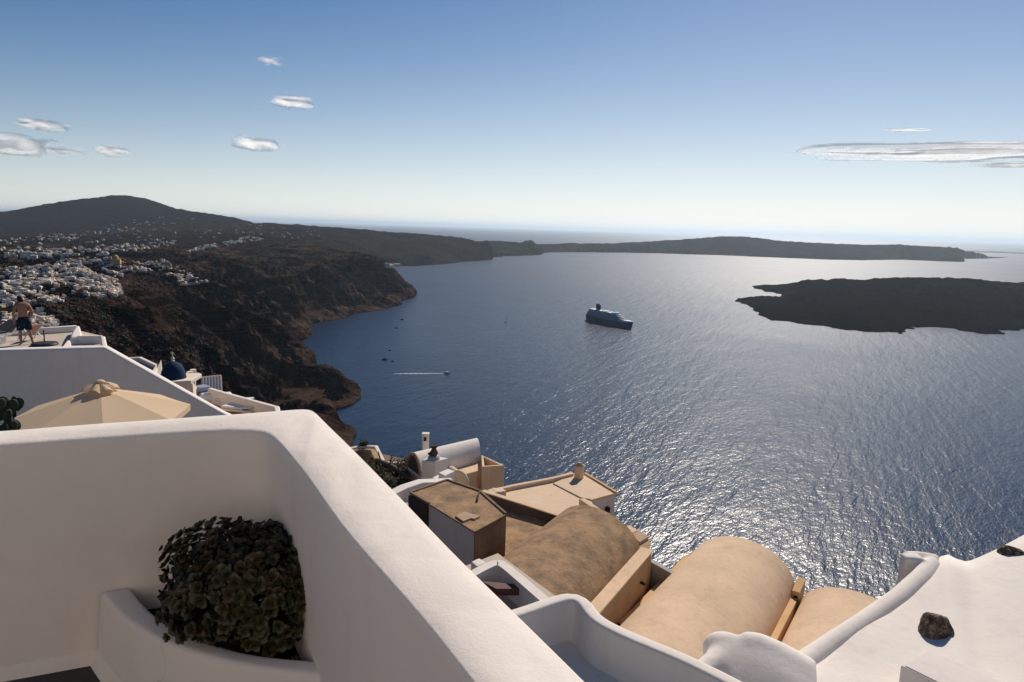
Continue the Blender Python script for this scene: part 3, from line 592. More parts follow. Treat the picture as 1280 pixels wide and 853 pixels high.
# ------------------------------------------------------------------ umbrella and cactus on the terrace below at the left
def umbrella():
    az = math.atan2(*ray(125, 490)[:2]); d = 10.9 / math.cos(az) * .985; ap = AD(125.5, 485, d); R = 1.31; drop = .42
    t = thing('parasol', 'large cream octagonal parasol with a vented cap behind our parapet', 'parasol', (ap[0], ap[1], ap[2] - 2.55))
    th0 = math.atan2(-ap[1], -ap[0]); K = 10
    def rimp(k, f, sag=0.): a = th0 + k * math.pi / 4; return np.array([ap[0] + R * f * math.cos(a), ap[1] + R * f * math.sin(a), ap[2] - drop * f ** 1.06 - sag])
    for k in range(8):
        P = []
        for i in range(K + 1):
            f = .1 + .9 * i / K; a, b = rimp(k, f), rimp(k + 1, f); P.append([a + (b - a) * j / 6 - np.array([0, 0, .010 * f * math.sin(math.pi * j / 6)]) for j in range(7)])
        a, b = rimp(k, 1), rimp(k + 1, 1); P.append([a + (b - a) * j / 6 - np.array([0, 0, .10 + .006 * math.sin(math.pi * j / 6)]) for j in range(7)])
        obj('canopy_panel', MB().grid(P), M['canvas'], t, smooth=40)
        obj('rib', MB().beam(rimp(k, .04) - np.array([0, 0, .03]), rimp(k, .985) - np.array([0, 0, .02]), .02, .025), M['metal_white'], t)
    # vent cap: gathered cloth flaps, open underneath
    for k in range(8):
        P = []
        for i in range(6):
            f = i / 5; row = []
            for j in range(9):
                u = j / 8; a = th0 + (k + u) * math.pi / 4; w = math.sin(math.pi * u); rr = .05 + .225 * f * (1 - .1 * w); z = .085 - .135 * f ** 1.3 + .07 * w * f + .012 * math.sin(u * 19 + k) * (1 - f)
                row.append((ap[0] + rr * math.cos(a), ap[1] + rr * math.sin(a), ap[2] + z))
            P.append(row)
        obj('vent_flap', MB().grid(P), M['canvas'], t, smooth=60)
    obj('finial', MB().ell((ap[0], ap[1], ap[2] + .10), (.075, .075, .035), 12, 6), M['canvas'], t, smooth=60)
    obj('pole', MB().tube([(ap[0], ap[1], ap[2] - 2.5), (ap[0], ap[1], ap[2] + .02)], .025, 10), M['metal_white'], t, smooth=50)
    obj('base', MB().lathe([(.01, 0), (.3, 0), (.3, .06), (.06, .09), (.01, .09)], (ap[0], ap[1], ap[2] - 2.55), 16), M['dark_metal'], t)
    k_ = A(282, 518, -4.95); fl = MB().prism([A(-150, 640, -4.95)[:2], A(200, 640, -4.95)[:2], A(262, 545, -4.95)[:2], A(277, 519.5, -4.95)[:2], A(131, 434, -2.95)[:2] + np.array([.1, -.02]), A(0, 437.5, -2.95)[:2] - np.array([0, .02]), A(0, 437.5, -2.95)[:2] - np.array([5, 1.6])], ap[2] - 6.5, ap[2] - 2.56)
    tag(obj('lower_terrace_floor', fl, M['terrace']), 'paved terrace under the cream parasol', None, None, 'structure')
    return ap
UMB = umbrella()
def cactus():
    b = AD(4, 540, 9.4); t = thing('prickly_pear', 'prickly pear cactus with round pads beside the parasol', 'cactus', (b[0], b[1], UMB[2] - 2.55)); r = random.Random(4)
    base = np.array([b[0], b[1], UMB[2] - 2.55]); obj('trunk', MB().tube([base, base + np.array([.05, 0, 1.0]), b + np.array([0, 0, -.3])], [.12, .1, .07], 8), M['bark'], t, smooth=50)
    spots = [(2, 507), (8, 516), (17, 511), (20, 507), (3, 522), (11, 526), (-6, 512), (-8, 525), (14, 520), (5, 535), (20, 530), (-2, 540)]
    pm = MB().ell((0, 0, 0), (.085, .022, .115), 12, 8).mesh('pad', M['leafgreen'], 60)
    for k in range(26):
        x, y = spots[k % 12]; p = AD(x + r.uniform(-4, 4), y + r.uniform(-3, 3), 9.4 + r.uniform(-.35, .35)); o = bpy.data.objects.new('pad', pm); COL.objects.link(o); o.parent = t
        o.matrix_parent_inverse = Matrix.Translation(t.location).inverted(); s = r.uniform(.45, .8); o.matrix_basis = Matrix.LocRotScale(Vector(tuple(p)), (Matrix.Rotation(r.uniform(-1.2, 1.2), 3, 'Z') @ Matrix.Rotation(r.uniform(-.6, .6), 3, 'Y')).to_quaternion(), (s, s, s))
cactus()

# ------------------------------------------------------------------ house with the man's terrace (left)
TZ = -4.7
WZ = -2.95
def left_house():
    a, b = A(0, 437.5, WZ), A(131, 434, WZ); d = (b - a)[:2]; d /= np.hypot(*d); n = np.array([-d[1], d[0]])
    if n[1] < 0: n = -n
    t = thing('terrace_house', 'house with a shaded stucco wall stepping down diagonally behind the parasol', 'house', (a[0], a[1], Z(-8)))
    e = AP(280, 517, a, n); th = .28; A0 = a[:2] - d * 5
    def wallpoly(): return [(A0, a[2]), (b[:2], b[2]), (e[:2], e[2]), (e[:2] + d * .6, e[2] - .35)]
    W_ = wallpoly(); lo = Z(-8)
    f = [(p[0], p[1], z) for p, z in W_] + [(W_[-1][0][0], W_[-1][0][1], lo), (A0[0], A0[1], lo)]; g = [(p[0] + n[0] * th, p[1] + n[1] * th, z) for p, _q, z in [(q[:2], 0, q[2]) for q in f]]
    k = len(f); mb = MB().add(f + g, [tuple(range(k)), tuple(range(k, 2 * k))[::-1]] + [(i, i + k, (i + 1) % k + k, (i + 1) % k) for i in range(k)])
    obj('wall', mb, M['white'], t, bevel=.05)
    # terrace slab behind it
    q = [A(-120, 446, TZ)[:2], A(0, 446, TZ)[:2], A(125, 444, TZ)[:2], A(134, 434, TZ)[:2], A(131, 421, TZ)[:2], A(99, 414, TZ)[:2] + n * .1, A(-20, 408, TZ)[:2] - d * 5]
    obj('terrace_slab', MB().prism(q, lo, Z(TZ)), M['terrace'], t)
    B = -.02
    def par(pts, th, z1, side=1, zb=TZ - .3): return MB().wall([A(x, y, z)[:2] for x, y, z in pts], th, Z(zb), [Z(z) for _x, _y, z in pts] if z1 is None else Z(z1), side)
    back = par([(14, 411.9, -4.45), (60, 409.8, -4.45), (97, 407.2, -4.45)], .22, -4.45, 1); obj('parapet', back, M['white'], t, bevel=.05)
    obj('parapet', MB().prism([A(90, 415, -4.38)[:2], A(94, 408, -4.38)[:2], A(99.5, 407, -4.38)[:2], A(103, 419, -4.38)[:2], A(87.5, 421, -4.38)[:2]], Z(-5), Z(-4.38)), M['white'], t, bevel=.07)
    obj('parapet', par([(96, 420.5, -4.4), (127, 420, -4.4)], .15, -4.4, 1), M['white'], t, bevel=.04)
    obj('parapet', MB().prism([A(125, 421, -4.38)[:2], A(131.5, 420, -4.38)[:2], A(134.5, 433, -4.38)[:2], A(127, 434, -4.38)[:2]], Z(-8), Z(-4.38)), M['white'], t, bevel=.06)
    obj('parapet', MB().prism([A(70, 435, -4.35)[:2], A(84, 427, -4.35)[:2], A(88, 427, -4.35)[:2], A(92, 434, -4.35)[:2]], Z(-5), [Z(-4.75), Z(-4.3), Z(-4.3), Z(-4.55)]), M['white'], t, bevel=.04)
    return d, n
LD, LN = left_house()
def on(px, py, zr=TZ): return A(px, py, zr)
def lounge_stuff():
    # sun lounger seen end-on
    p = on(10, 430); az = math.atan2(p[0], p[1]); t = thing('sun_lounger', 'dark sun lounger with white frame and wheel at the left edge', 'sun lounger', p)
    a, b = on(-30, 432), on(22, 424); v = (b - a); v[2] = 0; L = np.hypot(v[0], v[1]); v /= L; w = np.array([-v[1], v[0], 0]) * .32; u = np.array([0, 0, 1.])
    for s in (-1, 1):
        obj('side_rail', MB().beam(a + w * s + u * .30, b + w * s + u * .30, .04, .05), M['metal_white'], t)
        for f in (.12, .85): obj('leg', MB().beam(a + v * L * f + w * s, a + v * L * (f + .06) + w * s + u * .3, .04, .04), M['metal_white'], t)
    obj('mattress', MB().beam(a + u * .37, a + v * L * .62 + u * .37, .6, .09), M['pad_dark'], t, bevel=.02)
    obj('backrest', MB().beam(a + v * L * .60 + u * .38, b + u * .72, .6, .09), M['pad_dark'], t, bevel=.02)
    obj('prop', MB().beam(a + v * L * .75 + u * .3, b + u * .68, .5, .03), M['metal_white'], t)
    wc = on(3.5, 430) + u * .13; wx = w / .32
    P = [[tuple(wc + wx * s + (v * math.cos(q) + u * math.sin(q)) * rr) for q in [2 * math.pi * j / 16 for j in range(16)]] for s, rr in ((-.03, .02), (-.03, .13), (.03, .13), (.03, .02))]
    obj('wheel', MB().grid(P, wrap=True), M['metal_white'], t, smooth=40)
    # round table base with a short post
    c = on(56, 431.5); t = thing('umbrella_stand', 'dark round umbrella stand with a bare upright post on the terrace', 'umbrella stand', c)
    obj('plate', MB().lathe([(.01, 0), (.42, 0), (.43, .04), (.4, .09), (.06, .12), (.01, .12)], c, 24), M['dark_metal'], t, smooth=40)
    obj('post', MB().tube([c, c + u * .55], .022, 8), M['iron'], t, smooth=50)
    # folding chair of pinkish canvas
    c = on(43, 426); t = thing('deck_chair', 'folded pinkish canvas deck chair beside the man', 'deck chair', c); q = np.array([v[1], -v[0], 0])
    obj('canvas', MB().beam(c + u * .2 - q * .25, c + u * .62 + q * .2, .42, .03), M['pink'], t)
    for s in (-1, 1):
        obj('frame', MB().beam(c - q * .3 + v * .2 * s, c + u * .66 + q * .24 + v * .2 * s, .03, .03), M['metal_white'], t); obj('frame', MB().beam(c + q * .25 + v * .2 * s, c + u * .42 - q * .2 + v * .2 * s, .03, .03), M['metal_white'], t)
lounge_stuff()
def skin_chain(name, verts, edges, radii, mat, parent, sub=2, root=0):
    me = bpy.data.meshes.new(name); me.from_pydata([tuple(v) for v in verts], edges, []); o = bpy.data.objects.new(name, me); COL.objects.link(o)
    o.modifiers.new('k', 'SKIN'); sv = me.skin_vertices[0].data if me.skin_vertices else None
    if sv is None:
        bm = bmesh.new(); bm.from_mesh(me); bm.verts.layers.skin.verify(); bm.to_mesh(me); bm.free(); sv = me.skin_vertices[0].data
    for i, r in enumerate(radii): sv[i].radius = r if hasattr(r, '__len__') else (r, r); sv[i].use_root = (i == root)
    o.modifiers['k'].use_smooth_shade = True; q = o.modifiers.new('u', 'SUBSURF'); q.levels = sub; q.render_levels = sub
    me.materials.append(mat)
    if parent is not None: o.parent = parent
    return o
def man():
    p = on(32, 430.5); az = math.atan2(p[0], p[1])
    t = thing('person', 'shirtless man in dark patterned shorts seen from behind, looking down', 'person', p); t.rotation_euler = (0, 0, -az + .12)
    V = [(0, 0, .93), (0, .01, 1.08), (0, .03, 1.27), (-.005, .055, 1.43), (-.015, .10, 1.52), (-.03, .155, 1.60), (-.035, .185, 1.69),
         (-.17, .05, 1.42), (-.215, .03, 1.36), (-.285, .0, 1.13), (-.275, .07, .90), (-.272, .085, .86),
         (.17, .05, 1.42), (.215, .03, 1.36), (.285, -.03, 1.13), (.245, .14, .98), (.225, .18, .96),
         (-.10, 0, .86), (-.125, .03, .50), (-.13, -.035, .12), (-.13, -.045, .05), (-.145, .13, .03),
         (.10, 0, .86), (.15, .04, .50), (.21, -.02, .12), (.215, -.03, .05), (.33, .10, .03)]
    Ed = [(0, 1), (1, 2), (2, 3), (3, 4), (4, 5), (5, 6), (3, 7), (7, 8), (8, 9), (9, 10), (10, 11), (3, 12), (12, 13), (13, 14), (14, 15), (15, 16), (0, 17), (17, 18), (18, 19), (19, 20), (20, 21), (0, 22), (22, 23), (23, 24), (24, 25), (25, 26)]
    Rr = [(.15, .11), (.14, .10), (.17, .115), (.13, .10), .058, .088, .08, .075, .066, .046, .034, .036, .075, .066, .046, .034, .036, .088, .058, .043, .045, .03, .088, .058, .043, .045, .03]
    # hands: five unequal bent fingers rooted in each palm
    def hand(w, d, sd, side):
        w = np.array(w); d = np.array(d) / np.linalg.norm(d); sd = np.array(sd); 
        palm = len(V); V.append(tuple(w + d * .05)); Rr.append((.036, .02)); Ed.append((side, palm)); pn = np.cross(d, sd)
        for k, (o, L) in enumerate(((-.028, .062), (-.010, .072), (.009, .068), (.026, .052))):
            i = len(V); b = w + d * .085 + sd * o; V.extend([tuple(b), tuple(b + d * L * .55 + pn * .006), tuple(b + d * L * .9 + pn * .024)]); Rr.extend([.009, .0085, .007]); Ed.extend([(palm, i), (i, i + 1), (i + 1, i + 2)])
        i = len(V); b = w + d * .035 - sd * .036; V.extend([tuple(b), tuple(b + d * .035 - sd * .018 + pn * .01)]); Rr.extend([.011, .009]); Ed.extend([(palm, i), (i, i + 1)])
    hand((-.272, .085, .86), (0, .12, -1), (0, -1, -.12), 11); hand((.225, .18, .96), (-.6, .75, -.2), (.1, .2, -1), 16)
    skin_chain('body', V, Ed, Rr, M['skin'], t)
    hd = MB().ell((-.035, .165, 1.675), (.088, .102, .098), 16, 10).ell((-.03, .125, 1.64), (.078, .075, .085), 12, 8); obj('hair', hd, M['hair'], None, remesh=.012, soft=2).parent = t
    fc = MB().ell((-.04, .275, 1.63), (.016, .022, .022), 8, 6); o = obj('nose', fc, M['skin'], None, smooth=60); o.parent = t
    for s in (-1, 1):
        o = obj('ear', MB().ell((-.035 + s * .09, .16, 1.625), (.014, .025, .034), 8, 6), M['skin'], None, smooth=60); o.parent = t
        o = obj('eye', MB().ell((-.037 + s * .032, .262, 1.655), (.013, .01, .009), 8, 6), M['hair'], None, smooth=60); o.parent = t
    o = obj('mouth', MB().ell((-.04, .262, 1.585), (.026, .01, .008), 8, 6), M['clay'], None, smooth=60); o.parent = t
    sh = MB()
    def leg(a, b, ra, rb): 
        P = [[(c[0] + r * math.cos(q), c[1] + r * .92 * math.sin(q), c[2]) for q in [2 * math.pi * j / 18 for j in range(18)]] for c, r in (((a[0], a[1], a[2]), ra), ((a[0] * .6 + b[0] * .4, a[1] * .6 + b[1] * .4, a[2] * .6 + b[2] * .4), (ra + rb) / 2 + .012), (b, rb))]
        sh.grid(P, wrap=True); n = len(sh.v); sh.f += [tuple(range(n - 18, n)), tuple(range(n - 54, n - 36))[::-1]]; sh.m += [0, 0]
    leg((-.085, .0, .9), (-.12, .03, .52), .125, .112); leg((.085, .0, .9), (.145, .04, .52), .125, .112)
    sh.ell((0, 0, .93), (.185, .14, .12), 18, 8)
    o = obj('shorts', sh, M['shorts'], None, remesh=.014, soft=3); o.parent = t
man()

# ------------------------------------------------------------------ church with the blue dome, lounge terrace beyond it
def church():
    zc = -8.3; c = A(217, 473.5, zc); s = c[1] / FOC * 1.05; R = 14.2 * s
    t = thing('domed_church', 'small white church with a dark blue dome and white finial', 'church', (c[0], c[1], Z(-16)))
    pr = [(R * 1.04, -.30 * R), (R * 1.02, .1 * R)] + [(R * math.cos(a), .1 * R + R * 1.42 * math.sin(a)) for a in [math.pi / 2 * k / 12 for k in range(1, 12)]] + [(.02, .1 * R + R * 1.42)]
    obj('dome', MB().lathe(pr, (c[0], c[1], c[2]), 32), M['blue'], t, smooth=50)
    top = c[2] + 1.5 * R; obj('finial', MB().lathe([(.02, 0), (R * .16, .02), (R * .1, .16 * R), (R * .17, .26 * R), (.03, .42 * R), (.028, .5 * R), (.01, .9 * R)], (c[0], c[1], top), 10).box((c[0], c[1], top + .72 * R), (R * .3, .03, .04)), M['white_far'], t, smooth=50)
    fx = np.array([c[0], c[1]]); ux = fx / np.hypot(*fx); rx = np.array([ux[1], -ux[0]])
    def q(a, b): return fx + rx * a + ux * b
    zt = c[2] - .3 * R
    obj('wall', MB().prism([q(-1.5 * R, -1.25 * R), q(1.45 * R, -1.25 * R), q(1.75 * R, 1.4 * R), q(-1.5 * R, 1.4 * R)], Z(-16), zt), M['white_far'], t, bevel=.04)
    obj('cornice', MB().prism([q(-1.1 * R, -1.5 * R), q(1.3 * R, -1.5 * R), q(2.25 * R, 1.0 * R), q(2.0 * R, 1.6 * R), q(-1.1 * R, 1.5 * R)], zt + .004, zt + .22), M['white_far'], t, bevel=.03)
    for k, (x, y) in enumerate(((234.5, 484), (238.5, 481), (242.5, 478))):
        b = A(x, y + 9, zc - 1.2); obj('column', MB().lathe([(.01, 0), (.15, 0), (.15, .12), (.09, .18), (.13, .5), (.09, .85), (.16, .95), (.16, 1.15), (.01, 1.15)], (b[0], b[1], b[2]), 10), M['white_far'], t, smooth=50)
    obj('gable', MB().prism([A(188, 472, zc)[:2], A(202, 459, zc)[:2], A(204, 476, zc)[:2]], Z(-12), [Z(zc - .15), Z(zc + .45), Z(zc - .1)]), M['white_far'], t, bevel=.04)
    # flat roof with white rim at the left of the dome
    rim = [A(x, y, zc + .2)[:2] for x, y in ((156, 447.5), (175, 446.5), (197, 457), (188, 470))]
    t2 = thing('flat_roof_house', 'grey flat roof with a white rim beside the blue dome', 'house', (rim[0][0], rim[0][1], Z(-16)))
    obj('roof', MB().prism(rim + [A(160, 463, zc + .2)[:2]], Z(-16), Z(zc)), M['greyhouse'], t2); obj('rim', MB().wall(rim, .22, Z(-12), Z(zc + .2), 0), M['white_far'], t2, bevel=.04)
church()
def lounge_terrace():
    z = -11.2; zp = z + .85
    t = thing('terrace_building', 'white walled terrace with lounge furniture below the domed church', 'house', tuple(A(300, 512, z)))
    w = [A(x, y, zp)[:2] for x, y in ((262, 485), (276, 489.5), (346, 508.5), (352, 540))]
    obj('parapet', MB().wall(w, .3, Z(z - 3), Z(zp), 0), M['white'], t, bevel=.06)
    fl = [A(x, y, z)[:2] for x, y in ((225, 490), (262, 490), (276, 493), (346, 512), (356, 560), (200, 560))]; obj('terrace_slab', MB().prism(fl, Z(z - 5), Z(z)), M['terrace'], t)
    u = np.array([0, 0, 1.])
    def bed(px, py, l, lab):
        p = A(px, py, z); b = thing('daybed', lab, 'daybed', p); d = np.array([.97, -.25, 0]); s = np.array([.25, .97, 0])
        obj('frame', MB().beam(p - d * l + u * .22, p + d * l + u * .22, .95, .12), M['white_far'], b, bevel=.02); obj('mattress', MB().beam(p - d * l * .96 + u * .36, p + d * l * .4 + u * .36, .85, .13), M['cushion'], b, bevel=.04)
        obj('headrest', MB().beam(p + d * l * .4 + u * .40, p + d * l * .97 + u * .48, .85, .1), M['cushion'], b, bevel=.03)
        for q in (-1, 1):
            for r in (-1, 1): obj('leg', MB().beam(p + d * l * .9 * q + s * .4 * r, p + d * l * .9 * q + s * .4 * r + u * .17, .06, .06), M['dark'], b)
    bed(293, 507, 1.15, 'white daybed farther from the parapet on the lounge terrace'); bed(301, 516, 1.05, 'white daybed nearer our parapet on the lounge terrace')
    p = A(270, 503, z); b = thing('rolled_cushion', 'thick white roll cushion beside the daybeds', 'cushion', p); obj('roll', MB().tube([p + np.array([-.9, -.15, .28]), p + np.array([-.8, -.13, .28]), p + np.array([.8, .2, .34]), p + np.array([.95, .22, .34])], [.14, .3, .3, .12], 12), M['cushion'], b, smooth=50)
    p = A(254, 499, z); b = thing('lounge_sofa', 'lilac grey sofa cushions piled behind the diagonal wall', 'sofa', p)
    for k, (dx, dy, dz) in enumerate(((-.7, 0, .25), (.15, .15, .3), (.8, -.1, .25), (-.2, .3, .62))): obj('cushion', MB().box((0, 0, 0), (.8, .8, .3), .3 * k).mesh('cushion', M['cushion_blue' if k % 2 else 'cushion']), None, b, bevel=.08).location = tuple(p + np.array([dx, dy, dz]) - 0 * p)
    for ch in b.children: ch.matrix_parent_inverse = Matrix.Translation(b.location).inverted()
    a, c = A(253, 493, z), A(277, 490, z); b = thing('striped_screen', 'white striped slatted screen at the back of the lounge terrace', 'screen', a)
    for k in range(14): q = a + (c - a) * k / 13; obj('slat', MB().box(tuple(q + u * .55), (.07, .05, 1.1), 0), M['cushion' if k % 2 else 'cushion_blue'], b)
    obj('rail', MB().beam(a + u * 1.12, c + u * 1.12, .05, .05), M['white_far'], b)
lounge_terrace()
# ------------------------------------------------------------------ village roofs below
def pl(pts, zr): return [A(x, y, zr)[:2] for x, y in pts]
def tank_house():
    zt, zb = -9.6, -11.4; P = pl(((512, 616), (559, 600), (600, 614), (633, 643), (593, 665), (536, 630)), zt)
    t = thing('concrete_block', 'flat-roofed brown concrete block with one whitewashed side and a hatch', 'house', (*P[4], Z(zb)))
    c = sum(P) / 6; In = [c + (p - c) * .985 for p in P]
    obj('wall', MB().prism(In, Z(zb - 1), Z(zt - .06)), M['white'], t, bevel=.02)
    obj('roof', MB().prism(P, Z(zt - .06) + .003, Z(zt)), M['brown'], t, bevel=.015)
    def skin(a, b, z0, z1, m, name, th=.03):
        d = (b - a) / np.hypot(*(b - a)); n = np.array([d[1], -d[0]]); n = n if n @ (a - c) > 0 else -n
        obj(name, MB().hexa([(*(a), z0), (*(b), z0), (*(b + n * th), z0), (*(a + n * th), z0)], [(*(a), z1), (*(b), z1), (*(b + n * th), z1), (*(a + n * th), z1)]), m, t, bevel=.006)
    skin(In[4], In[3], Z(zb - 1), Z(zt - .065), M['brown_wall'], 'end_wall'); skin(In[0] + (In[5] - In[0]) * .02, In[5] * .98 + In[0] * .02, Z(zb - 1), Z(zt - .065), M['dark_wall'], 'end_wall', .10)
    for a, b in ((0, 1), (1, 2), (2, 3), (0, 5)): obj('roof_kerb', MB().wall([P[a] * .985 + c * .015, P[b] * .985 + c * .015], .10, Z(zt - .01), Z(zt + .05), 0), M['brown_wall'], t, bevel=.012)
    h = A(582, 645, zt + .04); obj('hatch', MB().prism(pl(((569, 645), (581, 640), (600, 645.5), (593, 649), (589, 648), (579, 652)), zt + .05), Z(zt), Z(zt + .06)), M['chimney'], t, bevel=.01)
    a = A(600, 614, zt + .1); b = A(596.5, 627, zt + .02); obj('vent_pipe', MB().tube([a, a + np.array([0, 0, .06]), b + np.array([0, 0, .06]), b], [.025, .025, .03, .035], 7), M['iron'], t, smooth=50)
    p = A(591, 695, zb + .3); q = thing('clay_pot', 'dark red ball-shaped clay pot at the foot of the whitewashed wall', 'pot', p); obj('bowl', MB().lathe([(.01, -.12), (.08, -.12), (.15, -.02), (.16, .05), (.12, .14), (.09, .16), (.09, .13), (.01, .1)], p, 14), M['clay'], q, smooth=50); obj('rim', MB().lathe([(.085, .15), (.115, .15), (.115, .19), (.085, .19)], p, 14), M['clay'], q)
    # low passage floor beside the whitewashed wall
    tag(obj('passage_floor', MB().prism(pl(((505, 625), (540, 655), (600, 712), (640, 708), (640, 760), (560, 740), (470, 620)), zb - .1), Z(zb - 1.5), Z(zb - .1)), M['terrace']), 'grey passage between the parapet and the whitewashed block', None, None, 'structure')
tank_house()
def brown_house():
    zf = -11.2
    t = thing('vaulted_house', 'weathered brown barrel-vaulted house with an ochre end wall', 'house', tuple(A(680, 690, zf)))
    L1, R1 = A(699, 652, zf)[:2], A(800, 692, zf)[:2]; R0 = A(738, 762, zf)[:2]; L0 = A(628, 712, zf)[:2]
    dv = (R1 - R0) / np.hypot(*(R1 - R0)); L0 = L1 - dv * ((L1 - L0) @ dv); L0 = L0 - dv * 1.9; R0b = R1 - dv * ((L1 - L0) @ dv + .6)
    w = np.hypot(*(L1 - R1))
    mb = MB().vault(L0, L1, R0b, R1, Z(zf), .30 * w, Z(zf - 3), 26, 12)
    o = obj('vault_roof', mb, M['brown'], t, smooth=50)
    fl = pl(((598, 619), (612, 617), (716, 651), (735, 662), (660, 720), (628, 716), (590, 700)), zf); obj('flat_roof', MB().prism(fl, Z(zf - 3.5), Z(zf + .015)), M['brown'], t)
    # end wall along the right springing
    nrm = np.array([dv[1], -dv[0]]); a, b = R0 - dv * 1.0, R1 + dv * .15; W0 = .38
    obj('end_wall', MB().prism([a, b, b + nrm * W0, a + nrm * W0], Z(-16), Z(zf + .12)), M['ochre_wall'], t, bevel=.03)
    obj('coping', MB().prism([a - nrm * .03, b - nrm * .03, b + nrm * (W0 + .05), a + nrm * (W0 + .05)], Z(zf + .123), Z(zf + .19)), M['beige'], t, bevel=.02)
    for f, z in ((.42, -1.0), (.8, -.55)):
        p = a + (b - a) * f + nrm * (W0 + .02); obj('spout', MB().tube([(*p, Z(zf + z)), (*(p + nrm * .16), Z(zf + z - .03))], .05, 8), M['dark'], t, smooth=50)
    # corner blocks at the far end
    for pts, z0, z1, m in ((((777, 659), (787, 656), (797, 663), (788, 668)), -12.5, -10.95, 'beige'), (((787, 667), (797, 661), (811, 671), (799, 678)), -13, -10.98, 'chimney'), (((798, 676), (811, 669), (813, 690), (800, 694)), -13.5, -11.1, 'ochre_wall')):
        obj('corner_block', MB().prism(pl(pts, z1), Z(z0), Z(z1)), M[m], t, bevel=.025)
    for x, y in ((803, 684),): p = A(x, y, -11.6); obj('spout', MB().tube([p, p + np.array([.12, -.2, -.03])], .05, 8), M['dark'], t, smooth=50)
    # diagonal parapet, the shade on its near face put into a dark colour
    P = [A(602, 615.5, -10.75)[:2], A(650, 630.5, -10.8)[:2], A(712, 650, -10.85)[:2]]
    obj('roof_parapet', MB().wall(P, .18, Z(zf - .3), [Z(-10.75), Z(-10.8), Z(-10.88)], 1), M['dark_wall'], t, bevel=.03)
    obj('parapet_cap', MB().wall(P, .24, [Z(-10.747), Z(-10.797), Z(-10.877)], [Z(-10.7), Z(-10.75), Z(-10.83)], .8), M['beige'], t, bevel=.015)
    return dv, nrm
DV, NR = brown_house()
def beige_house():
    z = -11.0; t = thing('beige_roofed_house', 'house with a smooth beige roof terrace and a small chimney by the sea', 'house', tuple(A(738, 625, z)))
    P = pl(((612, 614), (637, 611), (717, 592), (731, 591.5), (770.5, 616), (738, 625), (748, 640), (712, 650), (650, 630)), z)
    obj('wall', MB().prism([p * 1.0 for p in pl(((640, 613), (717, 593), (731, 592.5), (769.5, 616.5), (738, 625.5), (752, 648), (712, 652), (650, 632)), z)], Z(-16), Z(z - .07)), M['white'], t, bevel=.03)
    obj('roof', MB().prism(P, Z(z - .066), Z(z)), M['beige_roof'], t, bevel=.02)
    def rim(pts, th, h, side=0, m='ochre_trim'): obj('roof_kerb', MB().wall(pl(pts, z + h), th, Z(z - .05), Z(z + h), side), M[m], t, bevel=.02)
    rim(((612, 613.5), (640, 607), (690, 597.5), (716, 591)), .2, .16, 0, 'beige'); rim(((731, 590.8), (752, 603.5), (770, 614.5)), .12, .12); rim(((771, 615.5), (738, 624.5)), .1, .05, 0, 'beige')
    obj('roof_beam', MB().wall(pl(((727, 623), (748, 637.5), (778, 657.5)), z + .3), .28, Z(z - .3), Z(z + .3), 0), M['beige'], t, bevel=.05)
    # raised step across the roof
    obj('roof_step', MB().prism(pl(((691, 604), (718, 592.5), (731, 592), (769, 616), (738, 624), (727, 622.5)), z + .05), Z(z - .02), Z(z + .05)), M['beige_roof'], t, bevel=.025)
    c = A(723.5, 597.5, z + .05); ch = obj('chimney', MB().lathe([(.01, 0), (.22, 0), (.20, .35), (.17, .55), (.01, .55)], c, 8), M['beige'], t, bevel=.03); obj('chimney_cap', MB().lathe([(.01, .54), (.19, .545), (.2, .6), (.13, .66), (.1, .72), (.01, .72)], c, 8), M['chimney'], ch, bevel=.02); ch.matrix_world
    p = A(758, 636, z - .9); obj('window', MB().box(tuple(A(759, 637, z - .6) + np.array([0, -.02, 0])), (.16, .2, .22), .4), M['dark'], t)
    # conical plaster mound by the parapet
    c = A(631, 616, z); m = thing('plaster_mound', 'low rounded beige plaster mound at the corner of the beige roof', 'roof mound', c)
    obj('mound', MB().lathe([(.62, -.3), (.6, .05), (.48, .28), (.3, .4), (.01, .45)], c, 18).box((c[0] - .35, c[1] - .25, c[2] + .05), (.7, .5, .3), .5), M['beige_roof'], m, remesh=.05, soft=4)
beige_house()
